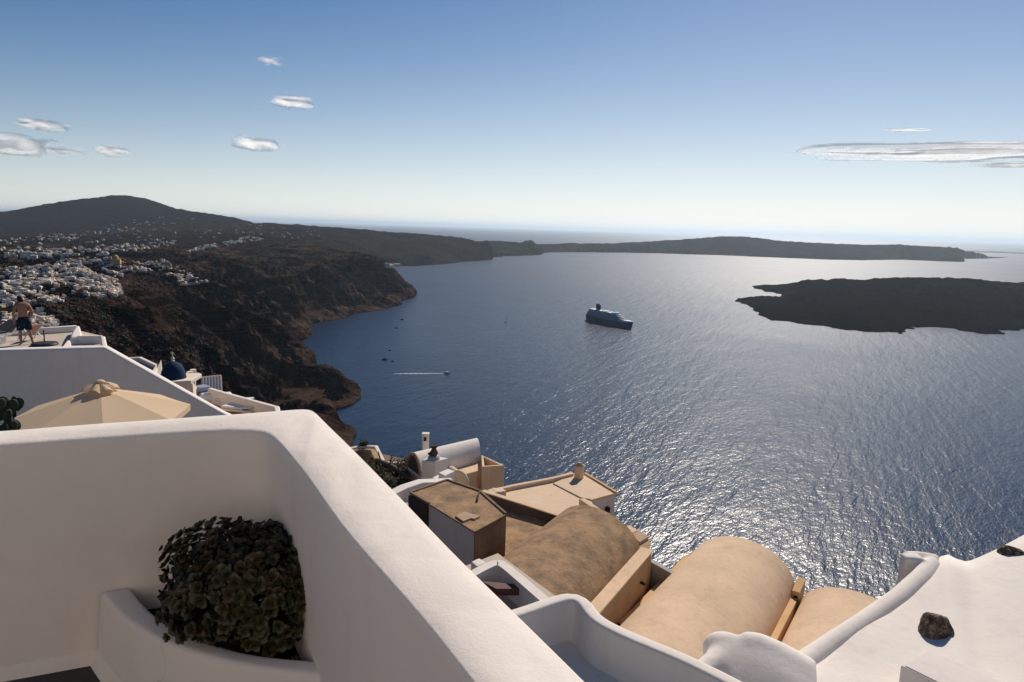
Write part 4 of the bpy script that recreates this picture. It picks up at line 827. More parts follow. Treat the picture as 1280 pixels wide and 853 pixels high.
def far_vault_house():
    z = -12.2; t = thing('white_vaulted_house', 'white barrel-vaulted house with a dark arched end above the sea', 'house', tuple(A(560, 595, z)))
    L0, L1 = A(510, 583, z)[:2], A(592, 564, z)[:2]; R0, R1 = A(527, 596, z)[:2], A(601, 575, z)[:2]
    w = np.hypot(*(L0 - R0)); obj('vault_roof', MB().vault(L0, L1, R0, R1, Z(z), .95, Z(z - .2), 22, 8), M['white'], t, smooth=45)
    c = (L0 + R0) / 2; ax = (L1 - L0) / np.hypot(*(L1 - L0)); sx = (R0 - L0) / w
    P = [[(*(c - ax * (.02 + k) + sx * (w / 2 - .16) * math.cos(a)), Z(z) + .80 * math.sin(a)) for a in [math.pi * j / 14 for j in range(15)]] for k in (0, .02)]
    mb = MB().grid(P); mb.f += [tuple(range(15)), tuple(range(15, 30))[::-1]]; mb.m += [0, 0]; obj('arched_recess', mb, M['dark_wall'], t)
    obj('arch_trim', MB().tube([(*(c - ax * .03 + sx * (w / 2 - .06) * math.cos(a)), Z(z) + .90 * math.sin(a)) for a in [math.pi * j / 14 for j in range(15)]], .09, 7), M['chimney'], t, smooth=50)
    obj('wall', MB().prism([L0, L1, R1, R0], Z(z - 5), Z(z - .2) - .003), M['beige'], t)
    obj('front_wall', MB().prism([R0 + (R1 - R0) * .45, R1, R1 + np.array([.5, -.9]), R0 + (R1 - R0) * .45 + np.array([.3, -.9])], Z(z - 4), [Z(z - .1)] * 4), M['beige'], t, bevel=.03)
    # small vault in front with a half-round gable
    a, b = A(561, 600, z - .35)[:2], A(585, 603, z - .35)[:2]; back = (L0 - R0) / w * 1.6
    sv = thing('small_vault', 'small cream half-round vault between the chimney block and the rose wall', 'vault', (*a, Z(z - .35)))
    obj('shell', MB().vault(a, a + back, b, b + back, Z(z - .45), np.hypot(*(a - b)) * .62, Z(z - 2), 18, 3), M['cream'], sv, smooth=45)
    g = (a + b) / 2; obj('gable_rim', MB().tube([(*(g + (b - a) / 2 * math.cos(q)), Z(z - .45) + np.hypot(*(a - b)) * .62 * math.sin(q)) for q in [math.pi * j / 14 for j in range(15)]], .06, 6), M['cream'], sv, smooth=50)
    obj('downpipe', MB().tube([A(601, 576, z), A(598, 590, z - .4), A(590, 605, z - .9)], .04, 6), M['cream'], t, smooth=50)
    # chimney at the back
    c = A(530, 556, z + .6); ch = thing('white_chimney', 'slender white chimney with a dark smoke hole behind the white vault', 'chimney', c); c = A(530, 555, z + .9)
    obj('shaft', MB().box((c[0], c[1] + .6, c[2] - .9), (.33, .33, 2.4), .3), M['white'], ch, bevel=.03); obj('cap', MB().prism([(c[0] - .19, c[1] + .42), (c[0] + .19, c[1] + .42), (c[0] + .19, c[1] + .8), (c[0] - .19, c[1] + .8)], c[2] + .303, c[2] + .40), M['white'], ch, bevel=.03)
    for s in (-.05,): obj('smoke_hole', MB().box((c[0] + .0, c[1] + .42, c[2] + .12), (.14, .12, .18), .3), M['dark'], ch)
    # walled box terrace at the right
    t2 = thing('walled_courtyard', 'small roofless courtyard with beige walls at the right of the white vault', 'courtyard', tuple(A(615, 580, z)))
    q = pl(((603, 570), (628, 581.5), (604, 583)), z + .25); q = [q[0], q[1], q[1] + (q[2] - q[0]) * .0 + np.array([-.1, -.5]), q[2]]
    obj('wall', MB().wall([q[0], q[1], q[3]], .14, Z(z - 4), Z(z + .25), 0, closed=True), M['beige'], t2, bevel=.025); obj('floor', MB().prism([q[0], q[1], q[3]], Z(z - 2), Z(z - 1.3)), M['brown_wall'], t2)
far_vault_house()
def chimney_block():
    z = -10.9; t = thing('chimney_block', 'white square chimney block with a dark urn on top', 'chimney', tuple(A(544, 600, z - 1)))
    P = pl(((527.5, 575.5), (538, 569.5), (560, 572.5), (544, 577)), z); obj('shaft', MB().prism(P, Z(z - 3), Z(z)), M['white'], t, bevel=.04)
    c = np.append(sum(P) / 4, Z(z)); obj('ledge', MB().prism([c[:2] + (p - c[:2]) * 1.04 for p in P], Z(z - .14), Z(z - .02)), M['white'], t, bevel=.03)
    obj('pedestal', MB().lathe([(.01, 0), (.3, 0), (.26, .12), (.2, .16), (.01, .16)], c, 14), M['greyhouse'], t, smooth=40)
    obj('urn', MB().lathe([(.01, .15), (.14, .16), (.2, .3), (.13, .45), (.1, .5), (.17, .58), (.14, .66), (.01, .62)], c, 12).ell((c[0] - .1, c[1], c[2] + .24), (.2, .12, .1), 8, 6), M['dark_wall'], t, smooth=50)
    # white ramp wall leading to it
    w = thing('ramp_wall', 'white sloping ramp wall between the parapet edge and the chimney block', 'wall', tuple(A(507, 615, z - .6)))
    obj('ramp', MB().wall(pl(((486, 616), (505, 608), (526, 602.5), (566, 597)), -11.0), .5, Z(-13), [Z(-11.05), Z(-11), Z(-10.95), Z(-11.1)], 0), M['white'], w, bevel=.05)
    st = thing('white_steps', 'two white steps right of the chimney block', 'steps', tuple(A(555, 594, z - .6)))
    for k, (x, y) in enumerate(((548, 597), (556, 591))): obj('step', MB().prism(pl(((x - 8, y), (x + 4, y - 5), (x + 12, y - 2), (x, y + 4)), -11.3 + .25 * k), Z(-13), Z(-11.3 + .25 * k)), M['white'], st, bevel=.03)
chimney_block()
def garden():
    r = random.Random(3); z = -12.6
    w = thing('garden_wall', 'low curved brown garden wall with a pale cap above the sea', 'wall', tuple(A(455, 565, z)))
    obj('wall', MB().wall(pl(((441, 562), (452, 559.5), (466, 561), (471, 572)), z + .5), .3, Z(z - 3), Z(z + .45), 0), M['ochre_wall'], w, bevel=.05)
    obj('cap', MB().wall(pl(((438, 559), (452, 557), (470, 557.5), (480, 570), (508, 568)), z + .55), .22, Z(z - 2), [Z(z + .5), Z(z + .55), Z(z + .55), Z(z + .2), Z(z + .1)], 0), M['white_far'], w, bevel=.04)
    tag(obj('garden_ground', MB().prism(pl(((425, 560), (445, 556), (475, 566), (510, 574), (530, 600), (500, 615), (470, 600)), z - .15), Z(z - 5), Z(z - .2)), M['brown_wall']), 'dry brown garden plot beside the white vault', None, None, 'structure')
    a, b = A(466, 580, z), A(510, 602, z); l = thing('log', 'fallen pale log lying in the dry garden', 'log', a); obj('trunk', MB().tube([a + np.array([0, 0, .25]), (a + b) / 2 + np.array([.1, 0, .3]), b + np.array([0, 0, .25])], [.17, .15, .12], 9), M['bark'], l, smooth=50)
    for k in range(3): q = a + (b - a) * (.25 + .25 * k) + np.array([0, 0, .3]); obj('branch_stub', MB().tube([q, q + np.array([r.uniform(-.4, .4), .3, .5])], [.05, .025], 6), M['bark'], l, smooth=50)
    spots = [(456, 583, 'at the foot of the garden wall', .55), (472, 590, 'beside the pale end of the log', .5), (490, 582, 'behind the log in the dry garden', .6), (500, 590, 'in front of the dark arch', .5), (511, 577, 'against the dark arched end', .55), (484, 601, 'nearest the ramp wall', .45), (499, 604, 'where the ramp wall begins', .4), (455, 553, 'on top of the garden wall', .28)]
    for x, y, lab, R in spots:
        c = A(x, y, z + (.7 if R < .3 else .2)); t = thing('shrub', 'dry grey green shrub ' + lab, 'shrub', c - np.array([0, 0, .3]), 'shrubs in the dry garden'); mb = MB()
        for k in range(420):
            v = np.array([r.gauss(0, 1), r.gauss(0, 1), abs(r.gauss(.1, .8))]); v = v / np.linalg.norm(v) * R * r.uniform(.45, 1.05) * (1 + .35 * vn(np.array(v[0] * 2.), np.array(v[1] * 2. + x), 7)); P = Vector(tuple(c + v - np.array([0, 0, .25])))
            d = Vector((r.uniform(-1, 1), r.uniform(-1, 1), r.uniform(-.3, 1))).normalized() * .12 * r.uniform(.6, 1.3); s = d.cross(Vector((.1, .2, 1))).normalized() * .035; mb.add([P, P + d * .5 + s, P + d, P + d * .5 - s], [(0, 1, 2, 3)])
        o = obj('foliage', mb, M['shrub' if r.random() < .5 else 'scrub'], t); o['kind'] = 'stuff'
        sm = MB()
        for k in range(5): sm.tube([c - np.array([0, 0, .5]), c + np.array([r.uniform(-.3, .3), r.uniform(-.3, .3), .15])], [.03, .01], 5)
        obj('stem', sm, M['bark'], t)
garden()
def right_vaults():
    z = -12.5; t = thing('beige_vaulted_house', 'large smooth beige barrel-vaulted house nearest the sea', 'house', tuple(A(880, 780, z)))
    L0, L1 = A(784, 786, z)[:2], A(864, 703, z)[:2]; R0, R1 = A(958, 810, z)[:2], A(994, 741, z)[:2]
    d = (L1 - L0) / np.hypot(*(L1 - L0)); d2 = (R1 - R0) / np.hypot(*(R1 - R0)); L0 = L0 - d * 4.2; R0 = R0 - d2 * 3.8
    w = np.hypot(*(L1 - R1)); obj('vault_roof', MB().vault(L0, L1, R0, R1, Z(z), .40 * w, Z(z - 4), 34, 14), M['beige'], t, smooth=45)
    n = np.array([-d[1], d[0]]); obj('gutter_wall', MB().wall([L0 + n * .16, L1 + n * .16 + d * .1], .2, Z(-16), Z(z + .22), 0), M['ochre_trim'], t, bevel=.03)
    obj('gutter_wall', MB().wall([R0 - n * .12, R1 - n * .1 - d2 * .5], .22, Z(-16), Z(z + .16), 0), M['ochre_trim'], t, bevel=.03)
    bl = R1 - n * .12; bk = obj('corner_block', MB().prism([bl - d2 * .62 - n * .14, bl + d2 * .25 - n * .14, bl + d2 * .25 + n * .14, bl - d2 * .62 + n * .14], Z(-15), [Z(z + .35), Z(z + .5), Z(z + .5), Z(z + .35)]), M['ochre_trim'], t, bevel=.03)
    p = bl - d2 * .55; obj('spout', MB().tube([(*p, Z(z + .16)), (*(p - d2 * .3 - n * .05), Z(z + .13))], .07, 8), M['dark'], t, smooth=50)
    t2 = thing('low_vaulted_house', 'lower beige barrel vault between the large vault and the white rail', 'house', tuple(A(1030, 800, z)))
    A0, A1 = R0 - n * .3, R1 - n * .3 - d2 * .35; ww = 3.3; obj('vault_roof', MB().vault(A0, A1, A0 - n * ww, A1 - n * ww, Z(z - .1), .30 * ww, Z(z - 4), 26, 10), M['beige'], t2, smooth=45)
    # little dark courtyard between the two vaulted houses
    c = thing('dark_courtyard', 'narrow dark courtyard between the brown and the beige vaults', 'courtyard', tuple(A(828, 715, -13)))
    obj('wall', MB().wall(pl(((811, 699), (846, 718.5)), -11.7), .22, Z(-14.5), Z(-11.7), 0), M['greyhouse'], c, bevel=.03); obj('wall', MB().wall(pl(((806, 722), (838, 722)), -12.9), .2, Z(-15), Z(-12.9), 0), M['ochre_wall'], c, bevel=.03)
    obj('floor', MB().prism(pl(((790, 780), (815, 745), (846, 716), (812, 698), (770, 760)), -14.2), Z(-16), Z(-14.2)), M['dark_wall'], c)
right_vaults()
def white_stairwell():
    z = -6.6; t = thing('white_stairwell', 'white parapets around a small sunken stairwell with a red brown board', 'stairwell', tuple(A(640, 750, z - 1)))
    path = chaikin(pl(((575, 721), (600, 707), (621, 698.5), (634, 703), (660, 725), (706, 764)), z), 2); obj('parapet', MB().wall(path, .2, Z(z - 3), Z(z), -1), M['white'], t, bevel=.04)
    obj('parapet', MB().wall(pl(((648, 772), (672, 764), (698, 756)), z), .12, Z(z - 3), Z(z), 0), M['white'], t, bevel=.03)
    obj('floor', MB().prism(pl(((560, 730), (622, 705), (700, 765), (640, 800)), z - .75), Z(z - 3), Z(z - .5)), M['terrace'], t)
    obj('board', MB().prism(pl(((600, 726), (612, 727), (663, 732), (663, 736), (620, 736.5)), z - .12), Z(z - .26), Z(z - .12)), M['wood_red'], t, bevel=.012)
    obj('block', MB().prism(pl(((588, 702), (599, 697), (608, 703), (596, 709)), z - .1), Z(z - 3), Z(z - .1)), M['white'], t, bevel=.04)
    p = A(649, 764, z - .55); obj('lamp', MB().ell(tuple(p), (.05, .05, .05), 10, 6), M['dark'], t, smooth=50)
    # curved parapet of the next roof
    z = -5.2; t = thing('curved_parapet', 'white curved parapet of the roof just below ours, shaded inside', 'parapet wall', tuple(A(740, 800, z - .8)))
    top = chaikin(pl(((640, 772), (655, 768), (711, 748), (722, 752), (735, 771), (752, 783), (790, 801), (842, 822), (880, 840), (930, 866)), z), 2); 
    P = resample(top, 70); rows = []
    for i, p in enumerate(P):
        q = P[min(i + 1, 69)] - P[max(i - 1, 0)]; q /= np.hypot(*q); n = np.array([q[1], -q[0]]); R = .05; pr = [(p + n * .16, z - 1.0), (p + n * .06, z - .8), (p + n * .015, z - .5)]
        for k in range(5): a = math.pi / 2 * k / 4; pr.append((p + n * .0 - n * R * (1 - math.cos(a)), z - R + R * math.sin(a)))
        for k in range(5): a = math.pi / 2 * k / 4; pr.append((p - n * (.2 - R) - n * R * math.sin(a), z - R + R * math.cos(a)))
        pr += [(p - n * .2, z - 1), (p - n * .2, z - 3)]; rows.append([(x[0], x[1], Z(h)) for x, h in pr])
    obj('wall', MB().grid(rows), M['white'], t, smooth=60)
    obj('roof', MB().prism([*[tuple(p) for p in P], (1.2, 2.0), (-.6, 4.0)], Z(z - 2), Z(z - .62)), M['white'], t)
white_stairwell()
def organic_white():
    z = -5.6
    # rounded arch-topped plaster dormer
    t = thing('arched_dormer', 'lumpy white plaster arch with two rounded bumps below the beige vault', 'dormer', tuple(A(930, 850, z - .6)))
    p = lambda x, y, zz=z: A(x, y, zz); mb = MB()
    mb.ell(tuple(p(900, 812, z - .12)), (.26, .22, .26), 14, 10); mb.tube([p(893, 806, z - .1), p(903, 802, z - .02), p(918, 804, z - .03)], [.13, .15, .15], 14)
    mb.tube([p(925, 806, z - .05), p(945, 812, z - .05), p(970, 826, z - .12), p(1010, 852, z - .22)], [.2, .24, .27, .3], 14)
    fw = np.array([-.30, -.95, 0])
    rd = [p(905, 806, z - .06), p(925, 808, z - .08), p(945, 812, z - .06), p(970, 826, z - .12), p(1010, 852, z - .22)]
    for k in range(1, 11): mb.tube([q + fw * .11 * k - np.array([0, 0, .012 * k * k * .5 + .02 * k]) for q in rd], [.18, .2, .22, .25, .28], 12)
    mb.tube([p(872, 846, z - .15), p(890, 832, z - .12), p(905, 818, z - .1)], [.16, .17, .18], 12)
    obj('plaster_shell', mb, M['white'], t, remesh=.035, soft=34)
    # big white roof shoulder with rail
    g = thing('white_roof', 'broad bright white plastered roof sloping at the right with a rounded rail', 'roof', tuple(A(1150, 800, -5.6)))
    zz = -5.7
    ez = lambda x: .12 * min(1, max(0, (x - 1166) / 16)) - .10 * math.exp(-((x - 1212) / 16) ** 2) + .25 * min(1, max(0, (x - 1225) / 120))
    edge = [(985, 842), (1030, 806), (1080, 775), (1120, 748), (1150, 722), (1164, 706), (1176, 692), (1183, 689), (1192, 693), (1203, 699), (1214, 698), (1236, 688), (1262, 676), (1285, 664), (1330, 640), (1420, 600)]
    E_ = chaikin([[*A(x, y, zz + ez(x))[:2], ez(x)] for x, y in edge], 2)
    _s = np.concatenate([[0], np.cumsum(np.hypot(*np.diff(E_[:, :2], axis=0).T))]); _t = np.linspace(0, _s[-1], 90); E_ = np.stack([np.interp(_t, _s, E_[:, k]) for k in range(3)], -1); rows = []
    cx = np.array([2.2, 1.5])
    for i, e3 in enumerate(E_):
        row = []; e, eh = e3[:2], e3[2]
        for k in range(20):
            f = k / 19; q = e + (cx - e) * f; hgt = zz + eh * (1 - f) ** 2 + .05 * math.sin(f * 2.5) + .03 * float(vn(np.array(q[0] * 1.3), np.array(q[1] * 1.3), 5)) - (.03 if k == 0 else 0); row.append((q[0], q[1], Z(hgt)))
        q = e + (e - cx) / np.hypot(*(e - cx)) * .03; row = [(q[0], q[1], Z(zz - 4)), (q[0], q[1], Z(zz + eh - .1))] + row; rows.append(row)
    obj('plaster_surface', MB().grid(rows), M['white'], g, smooth=70)
    mb = MB(); rp = [p(960, 862, zz - .15), p(996, 836, zz - .07), p(1032, 810, zz - .07), p(1083, 776, zz - .06), p(1123, 748, zz - .06), p(1152, 722, zz - .05), p(1165, 707, zz - .05)]
    mb.tube(rp, [.2, .165, .155, .155, .16, .165, .165], 14); mb.tube([p(1172, 705, zz - .06), p(1158, 702, zz - .05), p(1144, 699, zz - .04), p(1130, 699, zz - .04)], [.17, .165, .15, .135], 12)
    a, b = p(1128, 697, zz + .1), p(1152, 698, zz + .1)
    mb.beam(a + np.array([0, 0, -.45]), b + np.array([0, 0, -.45]), .22, 1.0); pass
    obj('rail', mb, M['white'], g, remesh=.03, soft=16)
    # two stones set in the plaster
    for x, y, sx, lab in ((1170, 787, 36, 'dark brown rough stone set in the white roof near the square box'), (1265, 699, 27, 'dark brown rough stone set near the top edge of the white roof')):
        zr = zz + (.05 if x < 1200 else .03); c = p(x, y, zr); s = sx / FOC * np.linalg.norm(c - np.array([0, 0, CAMZ])); rr = random.Random(x); bm = bmesh.new(); bmesh.ops.create_icosphere(bm, subdivisions=3, radius=.5)
        for v in bm.verts:
            k = v.co.normalized(); f = 1 + .22 * float(vn(np.array(k.x * 1.7 + x), np.array(k.y * 1.7 + k.z * 2.1), 3)) + .12 * float(vn(np.array(k.x * 5. + x), np.array(k.y * 5. + k.z * 4.), 9)); v.co = Vector((k.x * .55, k.y * .42, k.z * .55)) * f * s * .98
            for pln in ((.6, -.5, .62), (-.7, -.55, .3), (.1, .3, .95), (.8, .1, -.2), (-.3, -.9, -.2)): 
                q = Vector(pln).normalized(); dd = v.co.dot(q) - .40 * s
                if dd > 0: v.co -= q * dd
        me = bpy.data.meshes.new('stone'); bm.to_mesh(me); bm.free(); me.materials.append(M['stone']); o = bpy.data.objects.new('embedded_stone', me); COL.objects.link(o); o.location = tuple(c); o.rotation_euler = (0, .3, .4); tag(o, lab, 'stone')
    # square white box at the bottom right
    zb = zz + .42; P = pl(((1126, 832), (1157, 811), (1290, 868), (1262, 900)), zb); t = thing('square_chimney_box', 'low white square chimney box at the lower right corner', 'chimney', (*P[0], Z(zz)))
    obj('box', MB().prism(P, Z(zz - .3), Z(zb)), M['white'], t, bevel=.012)
    c = sum(P) / 4; obj('lid', MB().prism([c + (q - c) * .93 for q in P], Z(zb) - .01, Z(zb + .012)), M['white'], t, bevel=.006)
organic_white()
# ------------------------------------------------------------------ boats and ship
def ship():
    a, b = A(735.5, 399.5, -CAMZ), A(789, 411.5, -CAMZ); v = b - a; L = np.linalg.norm(v); v /= L; w = np.array([-v[1], v[0], 0]); u = np.array([0, 0, 1.]); B = L * .125
    t = thing('cruise_ship', 'large cruise ship, shaded side coloured dark blue, with white bow and dark funnel', 'cruise ship', a)
    def P(x, y, z): return a + v * (x * L) + w * (y * B) + u * z
    hh = L * .075; st = [(0, .40), (.05, .47), (.2, .5), (.6, .5), (.78, .44), (.9, .26), (.97, .09), (1.0, .01)]
    hull = MB().grid([[P(x, -y * .8, -4), P(x + .012 * (x > .8), -y * .93, hh * .4), P(x + .03 * (x > .8), -y, hh + hh * .25 * max(0, x - .8) * 5), P(x + .03 * (x > .8), y, hh + hh * .25 * max(0, x - .8) * 5), P(x + .012 * (x > .8), y * .93, hh * .4), P(x, y * .8, -4)] for x, y in st]); hull.f += [tuple(range(6))]; hull.m += [0]
    hull_shade = simple('shaded_hull', (.10, .12, .145), .4, .15, .05); mid = simple('ship_grey_blue', (.60, .62, .64), .5, .1, .05); wht = simple('ship_white', (.75, .76, .78), .5, .05, .05); gls = simple('ship_windows', (.03, .04, .06), .2, .2, .1)  # dark hull colour carries the shade of the side facing the eye
    obj('hull', hull, hull_shade, t); dk = L * .0165
    bw = MB().grid([[P(x + .02, -y, hh * 1.02), P(x + .035, -y * 1.02, hh * 1.38), P(x + .035, y * 1.02, hh * 1.38), P(x + .02, y, hh * 1.02)] for x, y in ((.83, .41), (.9, .28), (.955, .13), (.995, .02))]); obj('bow_deck', bw, wht, t)
    for k in range(6):
        x0, x1 = .02 + .012 * k, .86 - .035 * k; y = .5 - .012 * k; z0 = hh + k * dk
        q = [P(x0, -y, 0), P(x1 - .05, -y, 0), P(x1, -y * .55, 0), P(x1, y * .55, 0), P(x1 - .05, y, 0), P(x0, y, 0)]
        obj('deck', MB().prism([p[:2] for p in q], z0, z0 + dk * .93), mid if k < 4 else wht, t)
        q2 = [p + (P((x0 + x1) / 2, 0, 0) - p) * -.003 for p in q]; obj('window_strip', MB().prism([p[:2] for p in q2], z0 + dk * .35, z0 + dk * .7), gls, t)
    tp = hh + 6 * dk; fun = MB().prism([p[:2] for p in (P(.20, -.14, 0), P(.27, -.14, 0), P(.285, 0, 0), P(.27, .14, 0), P(.20, .14, 0))], tp, [tp + L * .07] * 5); obj('funnel', fun, M['rope'], t); obj('funnel_top', MB().beam(P(.19, 0, tp + L * .075), P(.25, 0, tp + L * .075), B * .22, L * .02), M['rope'], t)
    obj('pool_deck', MB().beam(P(.36, 0, tp + .8), P(.5, 0, tp + .8), B * .5, 1.6), wht, t); obj('bridge', MB().prism([p[:2] for p in (P(.62, -.47, 0), P(.66, -.47, 0), P(.68, 0, 0), P(.66, .47, 0), P(.62, .47, 0))], tp - dk, tp + dk * .6), wht, t)
    obj('mast', MB().tube([P(.6, 0, tp), P(.595, 0, tp + L * .06)], [1.2, .5], 6), wht, t)
    for k in range(7): obj('lifeboat', MB().ell(tuple(P(.14 + .075 * k, -.53, hh + dk * 1.1)), (5.5, 2, 2), 8, 6, rz=math.atan2(v[1], v[0])), M['rose'], t, smooth=60)
ship()
def boats():
    def boat(name, px, py, L, head, lab, cat, sail=False):
        p = A(px, py, -CAMZ); t = thing(name, lab, cat, p, 'small boats on the bay'); v = np.array([math.cos(head), math.sin(head), 0]); w = np.array([-v[1], v[0], 0]); u = np.array([0, 0, 1.])
        h = MB().grid([[p + v * x * L + w * s * y * L + u * z * L for s, z in ((-1, .12), (-.6, -.04), (.6, -.04), (1, .12))] for x, y in ((-.5, .13), (-.1, .17), (.3, .11), (.5, .005))]); h.f += [(0, 1, 2, 3)]; h.m += [0]
        obj('hull', h, wm if sail or cat == 'speedboat' else M['rope'], t); obj('deck', MB().prism([(p + v * x * L + w * y * L)[:2] for x, y in ((-.5, -.12), (.3, -.1), (.48, 0), (.3, .1), (-.5, .12))], p[2] + L * .08, p[2] + L * .12), M['bark'], t)
        if sail:
            obj('mast', MB().tube([p, p + u * L * 1.3], L * .014, 6), wm, t); obj('sail', MB().add([p + u * L * .15 - w * .05, p - v * L * .45 + u * L * .2 - w * .1, p + u * L * 1.28], [(0, 1, 2)]).add([p + u * L * .15 + w * .05, p - v * L * .45 + u * L * .2, p + u * L * 1.28], [(2, 1, 0)]), wm, t)
        else: obj('cabin', MB().box(tuple(p + u * L * .2), (L * .35, L * .2, L * .16), head), wm if cat == 'speedboat' else M['rope'], t, bevel=.1)
        return p, v, w
    wm = simple('boat_white', (.75, .76, .78), .5, .05)
    boat('motorboat', 481, 450, 13, .2, 'dark motorboat, largest of the boats moored off the headland', 'boat'); boat('motorboat', 490.5, 452, 7, .5, 'small dark boat just right of the largest moored boat', 'boat'); boat('motorboat', 487, 438.5, 7, 0, 'small dark boat moored just above the largest moored boat', 'boat')
    boat('motorboat', 502.5, 400, 11, .3, 'dark boat moored farthest out towards the second headland', 'boat'); boat('motorboat', 495.5, 410.5, 9, .1, 'dark boat moored between the headland and the farthest moored boat', 'boat')
    boat('sailboat', 632.5, 403, 15, 1.2, 'white sailing boat alone left of the cruise ship', 'sailboat', True)
    p, v, w = boat('speedboat', 559, 467, 12, math.radians(2), 'speedboat pulling a long white wake', 'speedboat')
    e = A(492, 467.5, -CAMZ); d = e - p; rows = []
    for k in range(30):
        f = k / 29; c = p + d * f; wd = (1.2 + 2.2 * f) * (1 - .75 * f ** 3) * (1 + .3 * math.sin(k * 2.3)); rows.append([(c[0], c[1] - wd, .12), (c[0], c[1] - wd * .4, .3 * (1 - f) + .12), (c[0], c[1] + wd * .4, .3 * (1 - f) + .12), (c[0], c[1] + wd, .12)])
    tag(obj('wake', MB().grid(rows), M['foam']), 'white foam wake trailing behind the speedboat', None, None, 'stuff')
boats()
# ------------------------------------------------------------------ towns
def visible_points():
    out = []
    for X, Y, Zz in GRIDS[:5]:
        d = np.hypot(X, Y); e = (Zz - CAMZ) / d; cm = np.maximum.accumulate(np.where(Zz > -15, e, -9), axis=0); vis = np.zeros_like(e, bool); vis[1:] = e[1:] > cm[:-1] - 1e-6; vis &= Zz > 5
        P = np.stack([X[vis], Y[vis], Zz[vis]], -1); px, py = proj(P); ok = (px > -30) & (px < 720) & (py > 200) & (py < 480); out.append(np.column_stack([P[ok], px[ok], py[ok]]))
    return np.vstack(out)
VP = visible_points()
def town():
    gl = M['glass_dark']; var = []
    def hm(kind, m):
        mb = MB(); mb.box((0, 0, .2), (1, .9, 1.0))
        if kind == 0: mb.box((0, .03, .75), (.94, .8, .1)); mb.box((.2, .1, .85), (.35, .4, .3))
        if kind == 1: mb.vault((-.5, -.45), (-.5, .45), (.5, -.45), (.5, .45), .7, .3, .6, 10, 1)
        if kind == 2: mb.box((.75, .1, 0), (.6, .7, .7)); mb.box((-.1, .1, .95), (.55, .6, .5))
        if kind == 3: mb.box((-.7, 0, -.1), (.5, .9, .6)); mb.box((0, -.47, .45), (.9, .1, .08))
        for x in (-.28, .05, .33): mb.box((x, -.45, .28 + .1 * (kind % 2)), (.12, .03, .24), 0, 1)
        mb.box((.18, -.452, -.05), (.16, .03, .4), 0, 1)
        return mb.mesh('house', [m, gl])
    mats = [M['white_far'], M['white_far'], M['white_far'], M['cream'], M['greyhouse'], M['rose']]
    V = {(k, i): hm(k, m) for k in range(4) for i, m in enumerate(mats)}
    D = [ # name, polygon in picture, things, stuff, size m, label place
        ('houses of the main cliff-top town', [(0, 337), (40, 334), (83, 325), (112, 322), (133, 323), (148, 327), (166, 327), (202, 329), (204, 338), (156, 342), (148, 352), (153, 370), (125, 374), (102, 368), (78, 376), (55, 379), (0, 384)], 150, 480, (3.2, 6.2), 'in the main cliff-top town left of the ravine'),
        ('houses on the nearest shelf', [(0, 390), (25, 392), (55, 386), (70, 395), (76, 405), (72, 411), (0, 413)], 40, 70, (2.6, 4.2), 'on the near shelf just beyond the shirtless man'),
        ('houses on the ravine spur', [(180, 331), (202, 325), (217, 331), (236, 340), (262, 354), (250, 357), (229, 357), (215, 349), (204, 340)], 60, 110, (3.6, 6.5), 'tumbling down the spur beyond the ravine'),
        ('houses of the far ridge village', [(231, 316), (250, 308), (292, 301), (320, 292), (331, 296), (330, 300), (300, 304), (262, 312)], 28, 70, (7, 12), 'in the far ridge village beyond the spur'),
        ('houses scattered on the plain', [(0, 308), (60, 312), (110, 310), (180, 300), (225, 296), (220, 306), (110, 322), (0, 324)], 20, 130, (7, 13), 'scattered on the dark plain behind the town'),
        ('houses at the foot of the mountain', [(50, 294), (120, 288), (168, 273), (215, 271), (245, 273), (240, 278), (180, 284), (110, 298), (50, 303)], 0, 60, (10, 18), ''),
        ('farm houses', [(225, 284), (320, 280), (400, 286), (410, 296), (330, 300), (250, 300)], 0, 50, (8, 14), ''), ('mountain foot hamlets', [(0, 296), (90, 292), (200, 284), (230, 292), (120, 304), (0, 306)], 0, 70, (8, 14), ''),
        ('port buildings', [(481, 331), (525, 331.2), (525, 333.5), (481, 334)], 0, 14, (14, 24), '')]
    far = MB(); r = random.Random(21); look = {0: 'white', 1: 'white', 2: 'white', 3: 'cream', 4: 'grey', 5: 'pinkish'}; form = ['flat-roofed house', 'barrel-vaulted house', 'two-storey house', 'annexed house']
    def place(grp, x, y):
        if 'shelf' in grp: return 'on the near shelf ' + ('left of the shirtless man' if x < 18 else 'behind the shirtless man' if x < 42 else 'right of him, ' + ('upper edge' if y < 398 else 'at the cliff edge'))
        if 'spur' in grp: return 'on the ravine spur, ' + ('at its lower tip' if x > 244 else 'halfway down' if x > 226 else 'along its top' if y < 335 else 'on its near upper side')
        if 'ridge' in grp: return 'in the far ridge village, ' + ('right end' if x > 308 else 'middle' if x > 270 else 'left end')
        if 'plain' in grp: return 'on the dark plain, ' + ('far left' if x < 50 else 'above the yellow church' if 110 < x < 185 else 'behind the main town' if x <= 110 else 'below the far ridge village')
        if y > 366: return 'at the cliff edge ' + ('above the white terrace' if x > 90 else 'above the man' if x < 50 else 'in the town middle')
        if y > 350: return 'low in the main town, ' + ('far left' if x < 40 else 'left of middle' if x < 80 else 'right of middle' if x < 118 else 'by the dark ravine')
        if y > 337: return 'midway up the main town, ' + ('far left' if x < 40 else 'left of middle' if x < 85 else 'right of middle' if x < 125 else 'under the yellow church')
        return 'along the town top, ' + ('far left' if x < 60 else 'left of the yellow church' if x < 138 else 'right of the yellow church')
